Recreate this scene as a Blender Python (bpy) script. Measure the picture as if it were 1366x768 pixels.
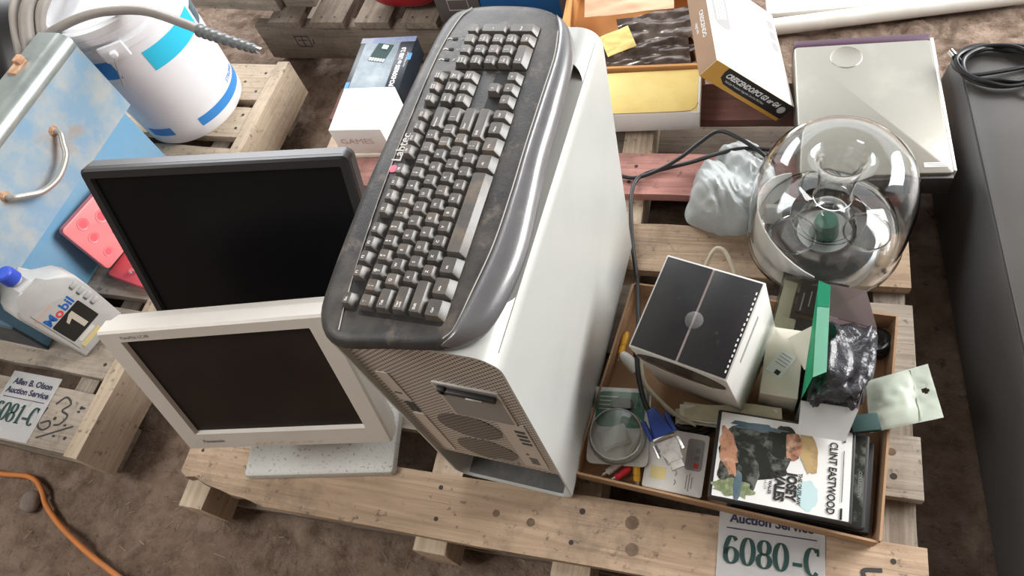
import bpy, bmesh, math, random
from mathutils import Matrix, Vector, noise
random.seed(7)
PI = math.pi
R = math.radians
for o in list(bpy.data.objects): bpy.data.objects.remove(o, do_unlink=True)
SC = bpy.context.scene
COL = SC.collection

# ------------------------------------------------------------------ camera, sky, light, exposure
CAM_C = Vector((0.441171554, -0.249269145, 1.315918628))
CAM_R = ((0.93782363, 0.27133152, -0.21648565), (0.13231044, -0.85602256, -0.49971924), (-0.32090618, 0.44000520, -0.83869818))
cd = bpy.data.cameras.new('camera'); cam = bpy.data.objects.new('camera', cd); COL.objects.link(cam)
m = Matrix(((CAM_R[0][0], -CAM_R[1][0], -CAM_R[2][0]), (CAM_R[0][1], -CAM_R[1][1], -CAM_R[2][1]), (CAM_R[0][2], -CAM_R[1][2], -CAM_R[2][2])))
cam.matrix_world = Matrix.Translation(CAM_C) @ m.to_4x4()
cd.sensor_fit = 'HORIZONTAL'; cd.sensor_width = 36.0; cd.lens = 966.103 / 1366 * 36.0
cd.clip_start = 0.02; cd.clip_end = 60
SC.camera = cam
SC.view_settings.view_transform = 'Standard'; SC.view_settings.look = 'None'
SC.view_settings.gamma = 1.0; SC.view_settings.use_curve_mapping = False
SC.view_settings.exposure = 0.45

w = bpy.data.worlds.new('overcast_sky'); SC.world = w; w.use_nodes = True
nt = w.node_tree; nt.nodes.clear()
wo = nt.nodes.new('ShaderNodeOutputWorld'); bg = nt.nodes.new('ShaderNodeBackground')
tc = nt.nodes.new('ShaderNodeTexCoord'); sp = nt.nodes.new('ShaderNodeSeparateXYZ')
nt.links.new(tc.outputs['Generated'], sp.inputs[0])
# overcast sky, a little brighter high up
cr = nt.nodes.new('ShaderNodeValToRGB'); nt.links.new(sp.outputs['Z'], cr.inputs[0])
cr.color_ramp.elements[0].position = 0.0; cr.color_ramp.elements[0].color = (0.62, 0.62, 0.62, 1)
cr.color_ramp.elements[1].position = 0.7; cr.color_ramp.elements[1].color = (0.90, 0.94, 1.0, 1)
nt.links.new(cr.outputs[0], bg.inputs[0]); bg.inputs[1].default_value = 1.6
nt.links.new(bg.outputs[0], wo.inputs[0])

def area(name, loc, target, sx, sy, power, col):
    ld = bpy.data.lights.new(name, 'AREA'); ld.shape = 'RECTANGLE'; ld.size = sx; ld.size_y = sy
    ld.energy = power; ld.color = col
    o = bpy.data.objects.new(name, ld); COL.objects.link(o)
    d = Vector(target) - Vector(loc)
    o.matrix_world = Matrix.Translation(loc) @ d.to_track_quat('-Z', 'Y').to_matrix().to_4x4()
    return o
area('side_opening_daylight', (3.1, 2.2, 1.8), (0.0, 0.45, 0.2), 2.2, 1.7, 185, (1.0, 0.99, 0.97))
area('foreground_fill', (-1.7, -0.7, 3.0), (-0.7, -0.2, 0), 1.5, 1.3, 62, (1.0, 0.985, 0.96))  # added fill lamp for the dim foreground; the roof has no skylight
area('back_opening_daylight', (-2.3, 3.6, 2.3), (-0.1, 0.7, 0.1), 2.6, 1.7, 125, (0.97, 0.985, 1.0))

# ------------------------------------------------------------------ materials
def new_mat(name):
    M = bpy.data.materials.new(name); M.use_nodes = True
    n = M.node_tree.nodes; b = n['Principled BSDF']
    return M, M.node_tree, b
def rgba(c): return (c[0], c[1], c[2], 1.0)
def mixc(nt, fac, a, b):
    x = nt.nodes.new('ShaderNodeMix'); x.data_type = 'RGBA'
    if hasattr(fac, 'is_output'): nt.links.new(fac, x.inputs['Factor'])
    else: x.inputs['Factor'].default_value = fac
    for k, v in ((6, a), (7, b)):
        if hasattr(v, 'is_output'): nt.links.new(v, x.inputs[k])
        else: x.inputs[k].default_value = rgba(v)
    return x.outputs[2]
def noise_fac(nt, scale, lo, hi, detail=5, stretch=None, rough=0.6, coord='Object', dist=0.0):
    tc = nt.nodes.new('ShaderNodeTexCoord'); mp = nt.nodes.new('ShaderNodeMapping')
    nt.links.new(tc.outputs[coord], mp.inputs[0])
    oi = nt.nodes.new('ShaderNodeObjectInfo'); mm = nt.nodes.new('ShaderNodeMath'); mm.operation = 'MULTIPLY'; mm.inputs[1].default_value = 37.0
    nt.links.new(oi.outputs['Random'], mm.inputs[0]); nt.links.new(mm.outputs[0], mp.inputs['Location'])
    if stretch: mp.inputs['Scale'].default_value = stretch
    t = nt.nodes.new('ShaderNodeTexNoise'); t.inputs['Scale'].default_value = scale; t.inputs['Detail'].default_value = detail
    t.inputs['Roughness'].default_value = rough; t.inputs['Distortion'].default_value = dist
    nt.links.new(mp.outputs[0], t.inputs['Vector'])
    r = nt.nodes.new('ShaderNodeMapRange'); r.inputs[1].default_value = lo; r.inputs[2].default_value = hi
    nt.links.new(t.outputs[0], r.inputs[0])
    return r.outputs[0]
def bump(nt, b, h, strength=0.3, dist=0.002):
    n = nt.nodes.new('ShaderNodeBump'); n.inputs['Strength'].default_value = strength; n.inputs['Distance'].default_value = dist
    nt.links.new(h, n.inputs['Height']); nt.links.new(n.outputs[0], b.inputs['Normal'])
def pm(name, col, rough=0.5, metal=0.0, col2=None, scale=30, lo=0.45, hi=0.7, bmp=0.0, bscale=120, spec=0.5, col3=None, scale3=12, lo3=0.55, hi3=0.7, trans=0.0, ior=1.45, alpha=1.0, emit=None, coat=0.0):
    M, nt, b = new_mat(name)
    b.inputs['Base Color'].default_value = rgba(col); b.inputs['Roughness'].default_value = rough
    b.inputs['Metallic'].default_value = metal; b.inputs['Specular IOR Level'].default_value = spec
    b.inputs['Transmission Weight'].default_value = trans; b.inputs['IOR'].default_value = ior; b.inputs['Alpha'].default_value = alpha
    b.inputs['Coat Weight'].default_value = coat
    c = None
    if col2 is not None: c = mixc(nt, noise_fac(nt, scale, lo, hi), col, col2)
    if col3 is not None: c = mixc(nt, noise_fac(nt, scale3, lo3, hi3, detail=7), c if c is not None else col, col3)
    if c is not None: nt.links.new(c, b.inputs['Base Color'])
    if bmp > 0: bump(nt, b, noise_fac(nt, bscale, 0.3, 0.7), bmp)
    if emit: b.inputs['Emission Color'].default_value = rgba(emit[0]); b.inputs['Emission Strength'].default_value = emit[1]
    return M
def wood(name, light, mid, dark, dirt=(0.10, 0.08, 0.065), dirt_lo=0.55, dirt_hi=0.75, dirt_amt=0.7):
    M, nt, b = new_mat(name)
    g1 = noise_fac(nt, 3.0, 0.3, 0.7, detail=6, stretch=(1.3, 22, 22), dist=1.2)
    g2 = noise_fac(nt, 6.0, 0.48, 0.66, detail=4, stretch=(0.6, 14, 14), dist=1.0)
    g3 = noise_fac(nt, 7.0, dirt_lo - 0.06, dirt_hi - 0.04, detail=9, rough=0.72)
    g4 = noise_fac(nt, 75.0, 0.60, 0.70, detail=5)
    c = mixc(nt, g1, light, mid); 
    f = nt.nodes.new('ShaderNodeMath'); f.operation = 'MULTIPLY'; f.inputs[1].default_value = 0.38; nt.links.new(g2, f.inputs[0])
    c = mixc(nt, f.outputs[0], c, dark)
    f = nt.nodes.new('ShaderNodeMath'); f.operation = 'MULTIPLY'; f.inputs[1].default_value = dirt_amt; nt.links.new(g3, f.inputs[0])
    c = mixc(nt, f.outputs[0], c, dirt)
    f = nt.nodes.new('ShaderNodeMath'); f.operation = 'MULTIPLY'; f.inputs[1].default_value = 0.7; nt.links.new(g4, f.inputs[0])
    c = mixc(nt, f.outputs[0], c, dirt)
    nt.links.new(c, b.inputs['Base Color']); b.inputs['Roughness'].default_value = 0.85; b.inputs['Specular IOR Level'].default_value = 0.2
    bump(nt, b, g2, 0.35, 0.0015)
    return M
def glass(name, col=(1, 1, 1), rough=0.0, ior=1.45, trans=1.0):
    return pm(name, col, rough, trans=trans, ior=ior)

M = {}
M['wood'] = wood('weathered_pine', (0.50, 0.37, 0.26), (0.38, 0.27, 0.185), (0.20, 0.135, 0.09))
M['wood_grey'] = wood('grey_weathered_wood', (0.42, 0.37, 0.31), (0.31, 0.26, 0.21), (0.15, 0.12, 0.09))
M['wood_pale'] = wood('pale_pine', (0.56, 0.46, 0.35), (0.45, 0.355, 0.26), (0.28, 0.20, 0.13), dirt_amt=0.4)
M['wood_red'] = wood('red_painted_wood', (0.52, 0.27, 0.235), (0.43, 0.21, 0.18), (0.25, 0.12, 0.10))
M['wood_maroon'] = wood('maroon_wood', (0.23, 0.105, 0.09), (0.16, 0.075, 0.065), (0.08, 0.04, 0.035))
M['wood_dark'] = wood('dark_wood', (0.30, 0.25, 0.20), (0.21, 0.17, 0.135), (0.09, 0.07, 0.055))
M['ink'] = pm('marker_ink', (0.05, 0.045, 0.045), 0.8)
M['knot'] = pm('wood_knot', (0.17, 0.115, 0.075), 0.8, col2=(0.11, 0.075, 0.05), scale=60)
M['nail'] = pm('nail_head', (0.05, 0.04, 0.035), 0.7, 0.3)
M['alu'] = pm('satin_aluminium', (0.55, 0.56, 0.535), 0.38, 0.25, col2=(0.515, 0.525, 0.50), scale=6, spec=0.6)
M['alu_dark'] = pm('mid_grey_metal', (0.33, 0.33, 0.32), 0.5, 0.4)  # darker grey metal for panels, latch parts and the bucket wire
M['lid_grey'] = pm('grey_lid_plastic', (0.46, 0.46, 0.43), 0.45, 0.2)
M['foot_grey'] = pm('dusty_shaded_foot', (0.10, 0.10, 0.098), 0.6, col2=(0.16, 0.15, 0.14), scale=20)  # dusty grey, darkened to carry the shade of the foot recess
M['steel_bar'] = pm('dull_steel_bar', (0.50, 0.48, 0.43), 0.38, 0.6)
M['black_plastic'] = pm('black_plastic', (0.018, 0.018, 0.019), 0.45)
M['kb'] = pm('dusty_black_plastic', (0.030, 0.029, 0.029), 0.45, col2=(0.075, 0.068, 0.060), scale=18, lo=0.42, hi=0.66, col3=(0.16, 0.135, 0.11), scale3=32, lo3=0.55, hi3=0.75, bmp=0.12, bscale=400)
M['palm'] = pm('grey_black_palm_plastic', (0.10, 0.10, 0.105), 0.30, spec=0.9, coat=0.4, col2=(0.135, 0.135, 0.138), scale=9, col3=(0.2, 0.19, 0.18), scale3=60, lo3=0.62, hi3=0.85, bmp=0.08, bscale=500)
M['key'] = pm('dusty_key_plastic', (0.058, 0.055, 0.051), 0.38, spec=0.7, col2=(0.125, 0.108, 0.09), scale=18, lo=0.4, hi=0.68, col3=(0.20, 0.145, 0.10), scale3=20, lo3=0.56, hi3=0.78)
M['legend'] = pm('white_legend', (0.72, 0.70, 0.66), 0.7)
M['seam'] = pm('pale_seam', (0.42, 0.40, 0.37), 0.6)
M['well'] = pm('key_well_shade', (0.012, 0.012, 0.012), 0.7)
M['pink'] = pm('pink_print', (0.72, 0.16, 0.25), 0.6)
M['beige'] = pm('beige_plastic', (0.66, 0.62, 0.57), 0.42, col2=(0.60, 0.56, 0.51), scale=6, bmp=0.05, bscale=600)
M['beige_dirty'] = pm('dirty_beige_plastic', (0.56, 0.56, 0.52), 0.5, col2=(0.50, 0.49, 0.46), scale=8, col3=(0.20, 0.165, 0.14), scale3=170, lo3=0.58, hi3=0.70)
M['screen_brown'] = pm('dull_dark_screen', (0.020, 0.016, 0.013), 0.32, col2=(0.028, 0.022, 0.018), scale=5, spec=0.12)
M['screen_black'] = pm('matte_black_screen', (0.004, 0.004, 0.005), 0.38, spec=0.2)
M['bezel_black'] = pm('black_bezel', (0.022, 0.022, 0.024), 0.38)
M['bezel_grey'] = pm('dark_grey_bezel_edge', (0.10, 0.10, 0.105), 0.35)
M['grey_print'] = pm('grey_print', (0.22, 0.21, 0.20), 0.6)
M['tan_scuff'] = pm('tan_scuff', (0.62, 0.52, 0.32), 0.6)
M['shed'] = pm('old_shed_boards', (0.16, 0.13, 0.105), 0.85, col2=(0.11, 0.09, 0.07), scale=3)
M['paper'] = pm('white_paper', (0.80, 0.80, 0.80), 0.7, col2=(0.74, 0.74, 0.74), scale=7)
M['tag_ink'] = pm('green_black_ink', (0.015, 0.05, 0.045), 0.7)
M['tag_navy'] = pm('navy_ink', (0.03, 0.03, 0.07), 0.7)
M['card'] = pm('brown_cardboard', (0.42, 0.26, 0.15), 0.85, col2=(0.36, 0.22, 0.125), scale=10, bmp=0.1, bscale=150)
M['card_orange'] = pm('orange_kraft_cardboard', (0.60, 0.30, 0.11), 0.8, col2=(0.54, 0.26, 0.09), scale=8)
M['card_white'] = pm('white_cardboard', (0.78, 0.77, 0.74), 0.6, col2=(0.70, 0.68, 0.64), scale=12)
M['cream'] = pm('cream_card', (0.76, 0.71, 0.60), 0.65, col2=(0.70, 0.65, 0.54), scale=10)
M['black_card'] = pm('matte_black_card', (0.020, 0.020, 0.022), 0.42, col2=(0.034, 0.034, 0.036), scale=7, col3=(0.08, 0.08, 0.08), scale3=60, lo3=0.66, hi3=0.8)
M['gloss_white'] = pm('glossy_white_card', (0.74, 0.73, 0.70), 0.3, col2=(0.68, 0.67, 0.64), scale=6)
M['dark_print'] = pm('dark_brown_print', (0.03, 0.022, 0.02), 0.25)
M['grey_mid'] = pm('mid_grey_print', (0.30, 0.30, 0.30), 0.5)
M['clear'] = glass('clear_acrylic', (0.985, 0.995, 0.99), 0.0, 1.42)
M['clear_tape'] = pm('clear_tape', (0.9, 0.9, 0.9), 0.15, trans=0.85, ior=1.1)
M['blister_old'] = pm('clear_blister_plastic', (0.95, 0.97, 0.965), 0.04, trans=0.95, ior=1.35)
M['cable'] = pm('black_cable_rubber', (0.015, 0.015, 0.016), 0.38)
M['cable_white'] = pm('white_cable', (0.68, 0.67, 0.64), 0.45)
M['cable_cream'] = pm('cream_cable', (0.56, 0.50, 0.38), 0.5)
M['chrome'] = pm('chrome', (0.75, 0.75, 0.74), 0.18, 1.0)
M['vga_blue'] = pm('blue_connector', (0.035, 0.075, 0.32), 0.4)
M['vga_clear'] = pm('cloudy_clear_plastic', (0.72, 0.70, 0.66), 0.25, trans=0.35, ior=1.4, col2=(0.5, 0.48, 0.45), scale=90)
M['yellow'] = pm('yellow_plastic', (0.80, 0.42, 0.03), 0.4)
M['red'] = pm('red_plastic', (0.70, 0.03, 0.05), 0.4)
M['white_plastic'] = pm('white_plastic', (0.78, 0.77, 0.75), 0.4)
M['bucket'] = pm('white_bucket_plastic', (0.80, 0.81, 0.84), 0.35, col2=(0.74, 0.75, 0.78), scale=5)
M['cyan'] = pm('cyan_print', (0.03, 0.52, 0.75), 0.5)
M['blue_print'] = pm('blue_print', (0.04, 0.24, 0.62), 0.5)
M['tool_blue'] = pm('scratched_blue_paint', (0.25, 0.40, 0.54), 0.38, 0.1, col2=(0.44, 0.48, 0.48), scale=15, lo=0.38, hi=0.62, col3=(0.40, 0.33, 0.27), scale3=11, lo3=0.57, hi3=0.70)
M['tool_blue2'] = pm('flat_blue_paint', (0.17, 0.36, 0.54), 0.4, 0.1, col2=(0.23, 0.40, 0.55), scale=6)
M['tool_edge'] = pm('silver_highlight_edge', (0.46, 0.52, 0.51), 0.3, 0.7, col2=(0.36, 0.42, 0.41), scale=20)
M['tool_dark'] = pm('dark_blue_grey', (0.06, 0.075, 0.09), 0.6, col2=(0.11, 0.12, 0.12), scale=20)
M['rust'] = pm('rusty_steel', (0.42, 0.22, 0.13), 0.7, 0.3, col2=(0.6, 0.42, 0.28), scale=60)
M['hose'] = pm('grey_brown_hose', (0.25, 0.225, 0.20), 0.5, col2=(0.20, 0.18, 0.16), scale=10)
M['hose_dark'] = pm('dark_grey_ribbed_rubber', (0.13, 0.14, 0.14), 0.4)
M['pinkred'] = pm('translucent_coral_plastic', (0.78, 0.12, 0.15), 0.35)
M['coral'] = pm('coral_plastic', (0.80, 0.22, 0.235), 0.35, col2=(0.85, 0.30, 0.31), scale=6)
M['oil_grey'] = pm('silver_grey_bottle_plastic', (0.50, 0.50, 0.485), 0.35, col2=(0.60, 0.60, 0.585), scale=8)
M['cap_blue'] = pm('blue_cap', (0.04, 0.09, 0.55), 0.4)
M['label_grey'] = pm('silver_label', (0.52, 0.52, 0.50), 0.4)
M['label_black'] = pm('black_label', (0.02, 0.02, 0.02), 0.4)
M['txt_blue'] = pm('blue_text', (0.02, 0.13, 0.45), 0.5)
M['txt_red'] = pm('red_text', (0.75, 0.06, 0.07), 0.5)
M['txt_silver'] = pm('silver_text', (0.62, 0.56, 0.47), 0.35)
M['txt_orange'] = pm('faded_orange_text', (0.80, 0.36, 0.25), 0.6)
M['txt_yellow'] = pm('yellow_text', (0.75, 0.62, 0.30), 0.6)
M['txt_black'] = pm('black_text', (0.02, 0.02, 0.02), 0.6)
M['txt_white'] = pm('white_text', (0.85, 0.85, 0.85), 0.6)
M['cord_orange'] = pm('orange_cord', (0.58, 0.20, 0.05), 0.5, col2=(0.42, 0.17, 0.07), scale=14)
M['stone'] = pm('grey_stone', (0.22, 0.18, 0.155), 0.9, col2=(0.15, 0.12, 0.10), scale=20, bmp=0.4, bscale=90)
M['straw'] = pm('dry_straw', (0.45, 0.35, 0.22), 0.8)
M['usb_art'] = pm('dark_teal_print', (0.10, 0.15, 0.185), 0.4, col2=(0.05, 0.085, 0.11), scale=14, col3=(0.24, 0.29, 0.32), scale3=12, lo3=0.50, hi3=0.68)
M['usb_dark'] = pm('black_blue_card', (0.012, 0.018, 0.025), 0.35)
M['usb_edge'] = pm('worn_blue_edge', (0.12, 0.16, 0.30), 0.5, col2=(0.25, 0.26, 0.28), scale=30)
M['navy_card'] = pm('deep_blue_card', (0.01, 0.10, 0.30), 0.5)
M['scribble'] = pm('faint_red_marker', (0.55, 0.40, 0.36), 0.8)
M['scribble_grey'] = pm('faint_grey_marker', (0.55, 0.53, 0.48), 0.8)
M['yel_card'] = pm('yellow_corrugated', (0.80, 0.62, 0.22), 0.7, col2=(0.72, 0.53, 0.17), scale=14)
M['anti'] = pm('antistatic_bag', (0.12, 0.095, 0.085), 0.16, 0.55, col2=(0.28, 0.24, 0.21), scale=22, lo=0.45, hi=0.7)
M['tan_paper'] = pm('tan_envelope', (0.72, 0.47, 0.31), 0.6, col2=(0.66, 0.40, 0.25), scale=6)
M['amber'] = pm('amber_print', (0.62, 0.33, 0.05), 0.4)
M['brown_side'] = pm('brown_print', (0.30, 0.185, 0.10), 0.45, col2=(0.25, 0.15, 0.08), scale=8)
M['pc_silver'] = pm('champagne_silver_metal', (0.31, 0.30, 0.26), 0.40, 0.5, col2=(0.285, 0.275, 0.24), scale=4, col3=(0.35, 0.335, 0.29), scale3=10)
M['purple'] = pm('dark_purple_plastic', (0.07, 0.035, 0.06), 0.3)
M['case_grey'] = pm('dark_grey_lacquer', (0.09, 0.086, 0.082), 0.34, 0.35, col2=(0.11, 0.105, 0.10), scale=4, spec=0.7)
M['case_side'] = pm('dark_grey_side', (0.06, 0.058, 0.058), 0.42)
M['bag_white'] = pm('white_plastic_bag', (0.58, 0.61, 0.61), 0.22, col2=(0.46, 0.50, 0.50), scale=14, trans=0.25, ior=1.3)
M['zip'] = pm('milky_green_plastic', (0.70, 0.75, 0.66), 0.25, trans=0.35, ior=1.2, col2=(0.60, 0.66, 0.57), scale=12)
M['green'] = pm('green_card', (0.02, 0.33, 0.17), 0.4, col2=(0.03, 0.38, 0.20), scale=10)
M['green_lt'] = pm('pale_green_card', (0.25, 0.58, 0.42), 0.35)
M['bubble'] = pm('black_bubble_bag', (0.045, 0.045, 0.052), 0.14, col2=(0.12, 0.12, 0.135), scale=30, lo=0.5, hi=0.75, bmp=0.8, bscale=45)
M['mauve'] = pm('mauve_grey_card', (0.42, 0.35, 0.35), 0.7)
M['foil'] = pm('pale_yellow_film', (0.62, 0.58, 0.42), 0.3, col2=(0.52, 0.48, 0.33), scale=30)
M['black_gloss'] = pm('glossy_black', (0.012, 0.012, 0.013), 0.18)
M['driver_green'] = pm('dark_green_cone', (0.03, 0.14, 0.10), 0.3)
M['driver_grey'] = pm('grey_driver', (0.42, 0.43, 0.43), 0.3, 0.6)
M['dark_rubber'] = pm('dark_rubber', (0.05, 0.05, 0.05), 0.5)
M['pipe'] = pm('white_pvc', (0.80, 0.78, 0.73), 0.4, col2=(0.68, 0.65, 0.60), scale=9)
M['fuel_red'] = pm('dark_red_plastic', (0.38, 0.01, 0.02), 0.4)
M['box_dark'] = pm('dark_brown_grey_card', (0.10, 0.085, 0.08), 0.5)
M['dvd_tan'] = pm('tan_cover_print', (0.47, 0.34, 0.17), 0.25, col2=(0.24, 0.17, 0.09), scale=40)
M['dvd_flesh'] = pm('orange_brown_cover_print', (0.50, 0.26, 0.165), 0.25, col2=(0.16, 0.085, 0.06), scale=55, lo=.45, hi=.62, col3=(0.68, 0.46, 0.33), scale3=40)
M['dvd_dark'] = pm('dark_cover_print', (0.025, 0.028, 0.025), 0.25, col2=(0.13, 0.14, 0.125), scale=45, lo=.48, hi=.62)
M['dvd_green'] = pm('moss_cover_print', (0.16, 0.20, 0.10), 0.25, col2=(0.35, 0.36, 0.25), scale=120)
M['dvd_teal'] = pm('pale_teal_cover_print', (0.50, 0.66, 0.68), 0.25)
M['dvd_white'] = pm('white_cover_print', (0.76, 0.76, 0.74), 0.22, col2=(0.72, 0.72, 0.70), scale=10)
M['pcb'] = pm('green_card_print', (0.06, 0.22, 0.15), 0.4, col2=(0.20, 0.34, 0.27), scale=40)

def thin_clear(name, tint, gloss=0.05, base=0.06):
    Mt, nt, b = new_mat(name); out = nt.nodes['Material Output']
    t = nt.nodes.new('ShaderNodeBsdfTransparent'); t.inputs[0].default_value = rgba(tint)
    g = nt.nodes.new('ShaderNodeBsdfGlossy'); g.inputs['Roughness'].default_value = gloss
    lw = nt.nodes.new('ShaderNodeLayerWeight'); lw.inputs[0].default_value = 0.22
    ad = nt.nodes.new('ShaderNodeMath'); ad.operation = 'ADD'; ad.inputs[1].default_value = base; nt.links.new(lw.outputs['Fresnel'], ad.inputs[0])
    mx = nt.nodes.new('ShaderNodeMixShader'); nt.links.new(ad.outputs[0], mx.inputs[0]); nt.links.new(t.outputs[0], mx.inputs[1]); nt.links.new(g.outputs[0], mx.inputs[2])
    nt.links.new(mx.outputs[0], out.inputs['Surface']); return Mt
M['blister'] = thin_clear('thin_clear_plastic', (0.95, 0.97, 0.965))
def perforated(name, metal, hole, pitch):
    Mt, nt, b = new_mat(name)
    tc = nt.nodes.new('ShaderNodeTexCoord'); s = nt.nodes.new('ShaderNodeSeparateXYZ'); nt.links.new(tc.outputs['Object'], s.inputs[0])
    outs = []
    for ax in ('X', 'Z'):
        k = nt.nodes.new('ShaderNodeMath'); k.operation = 'MULTIPLY'; k.inputs[1].default_value = PI / pitch; nt.links.new(s.outputs[ax], k.inputs[0])
        q = nt.nodes.new('ShaderNodeMath'); q.operation = 'SINE'; nt.links.new(k.outputs[0], q.inputs[0]); outs.append(q.outputs[0])
    p = nt.nodes.new('ShaderNodeMath'); p.operation = 'MULTIPLY'; nt.links.new(outs[0], p.inputs[0]); nt.links.new(outs[1], p.inputs[1])
    r = nt.nodes.new('ShaderNodeMapRange'); r.inputs[1].default_value = 0.22; r.inputs[2].default_value = 0.36; nt.links.new(p.outputs[0], r.inputs[0])
    nt.links.new(mixc(nt, r.outputs[0], metal, hole), b.inputs['Base Color'])
    b.inputs['Roughness'].default_value = 0.45; b.inputs['Metallic'].default_value = 0.25
    return Mt
M['perf'] = perforated('perforated_aluminium', (0.62, 0.58, 0.53), (0.02, 0.018, 0.016), 0.0042)
M['grille'] = perforated('fan_grille', (0.20, 0.185, 0.175), (0.012, 0.011, 0.010), 0.0052)
M['face_plain'] = pm('plain_aluminium_face', (0.62, 0.58, 0.53), 0.45, 0.25)

def dirt_mat():
    Mt, nt, b = new_mat('packed_brown_dirt')
    n1 = noise_fac(nt, 2.5, 0.3, 0.7, detail=8); n2 = noise_fac(nt, 22, 0.4, 0.7, detail=8); n3 = noise_fac(nt, 140, 0.55, 0.75, detail=4)
    c = mixc(nt, n1, (0.27, 0.195, 0.147), (0.37, 0.28, 0.22)); c = mixc(nt, n2, c, (0.175, 0.118, 0.085))
    n5 = noise_fac(nt, 38, 0.55, 0.66, detail=9, rough=0.75); n6 = noise_fac(nt, 90, 0.58, 0.70, detail=6, rough=0.7)
    f = nt.nodes.new('ShaderNodeMath'); f.operation = 'MULTIPLY'; f.inputs[1].default_value = 0.75; nt.links.new(n5, f.inputs[0]); c = mixc(nt, f.outputs[0], c, (0.10, 0.066, 0.048))
    f = nt.nodes.new('ShaderNodeMath'); f.operation = 'MULTIPLY'; f.inputs[1].default_value = 0.6; nt.links.new(n6, f.inputs[0]); c = mixc(nt, f.outputs[0], c, (0.40, 0.31, 0.25))
    f = nt.nodes.new('ShaderNodeMath'); f.operation = 'MULTIPLY'; f.inputs[1].default_value = 0.35; nt.links.new(n3, f.inputs[0])
    c = mixc(nt, f.outputs[0], c, (0.33, 0.26, 0.20))
    nt.links.new(c, b.inputs['Base Color']); b.inputs['Roughness'].default_value = 0.92; b.inputs['Specular IOR Level'].default_value = 0.15
    # boot-print ridges: distorted rings in patches, plus crumbs
    tc = nt.nodes.new('ShaderNodeTexCoord'); mp = nt.nodes.new('ShaderNodeMapping'); nt.links.new(tc.outputs['Object'], mp.inputs[0])
    v = nt.nodes.new('ShaderNodeTexVoronoi'); v.inputs['Scale'].default_value = 5.0; nt.links.new(mp.outputs[0], v.inputs['Vector'])
    k = nt.nodes.new('ShaderNodeMath'); k.operation = 'MULTIPLY'; k.inputs[1].default_value = 62; nt.links.new(v.outputs['Distance'], k.inputs[0])
    s = nt.nodes.new('ShaderNodeMath'); s.operation = 'SINE'; nt.links.new(k.outputs[0], s.inputs[0])
    mk = noise_fac(nt, 4.0, 0.48, 0.62)
    s2 = nt.nodes.new('ShaderNodeMath'); s2.operation = 'MULTIPLY'; nt.links.new(s.outputs[0], s2.inputs[0]); nt.links.new(mk, s2.inputs[1])
    s3 = nt.nodes.new('ShaderNodeMath'); s3.operation = 'MULTIPLY_ADD'; s3.inputs[1].default_value = 0.16; nt.links.new(s2.outputs[0], s3.inputs[0])
    nb = noise_fac(nt, 45, 0.2, 0.8, detail=9, rough=0.7); nt.links.new(nb, s3.inputs[2])
    bump(nt, b, s3.outputs[0], 1.0, 0.009)
    return Mt
M['dirt'] = dirt_mat()

# ------------------------------------------------------------------ mesh helpers
def finish(name, bm, mats, parent=None, loc=None, rot=None, mat4=None, smooth=40):
    me = bpy.data.meshes.new(name); bmesh.ops.recalc_face_normals(bm, faces=bm.faces[:]); bm.to_mesh(me); bm.free()
    for k in (mats if isinstance(mats, (list, tuple)) else [mats]): me.materials.append(M[k] if isinstance(k, str) else k)
    if smooth:
        me.polygons.foreach_set('use_smooth', [True] * len(me.polygons)); me.set_sharp_from_angle(angle=R(smooth))
    o = bpy.data.objects.new(name, me); COL.objects.link(o)
    if parent: o.parent = parent
    if mat4 is not None: o.matrix_local = mat4
    else:
        if loc is not None: o.location = loc
        if rot is not None: o.rotation_euler = rot
    return o
def tag(o, label, cat, group=None, kind=None):
    o['label'] = label; o['category'] = cat
    if group: o['group'] = group
    if kind: o['kind'] = kind
    return o
def thing(name, label, cat, loc=(0, 0, 0), rz=0, group=None, mat4=None):
    o = bpy.data.objects.new(name, None); o.empty_display_size = 0.05; COL.objects.link(o)
    if mat4 is not None: o.matrix_world = mat4
    else: o.location = loc; o.rotation_euler = (0, 0, rz)
    return tag(o, label, cat, group)
def T(x=0, y=0, z=0): return Matrix.Translation((x, y, z))
def EU(x=0, y=0, z=0):
    return Matrix.Rotation(R(z), 4, 'Z') @ Matrix.Rotation(R(y), 4, 'Y') @ Matrix.Rotation(R(x), 4, 'X')
def BM(): return bmesh.new()
def set_mi(faces, mi):
    for f in faces: f.material_index = mi
def box(bm, sx, sy, sz, c=(0, 0, 0), m4=None, bev=0.0, mi=0, seg=2):
    """box of size s whose base centre is at c"""
    n0 = len(bm.faces)
    mt = (m4 if m4 is not None else Matrix()) @ T(c[0], c[1], c[2] + sz / 2) @ Matrix.Diagonal((sx, sy, sz, 1))
    g = bmesh.ops.create_cube(bm, size=1.0, matrix=mt)
    vs = g['verts']; fs = list({f for v in vs for f in v.link_faces}); set_mi(fs, mi)
    if bev > 0:
        es = list({e for v in vs for e in v.link_edges})
        r = bmesh.ops.bevel(bm, geom=es, offset=bev, segments=seg, profile=0.5, affect='EDGES', clamp_overlap=True)
        set_mi(r['faces'], mi)
    return vs
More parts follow.
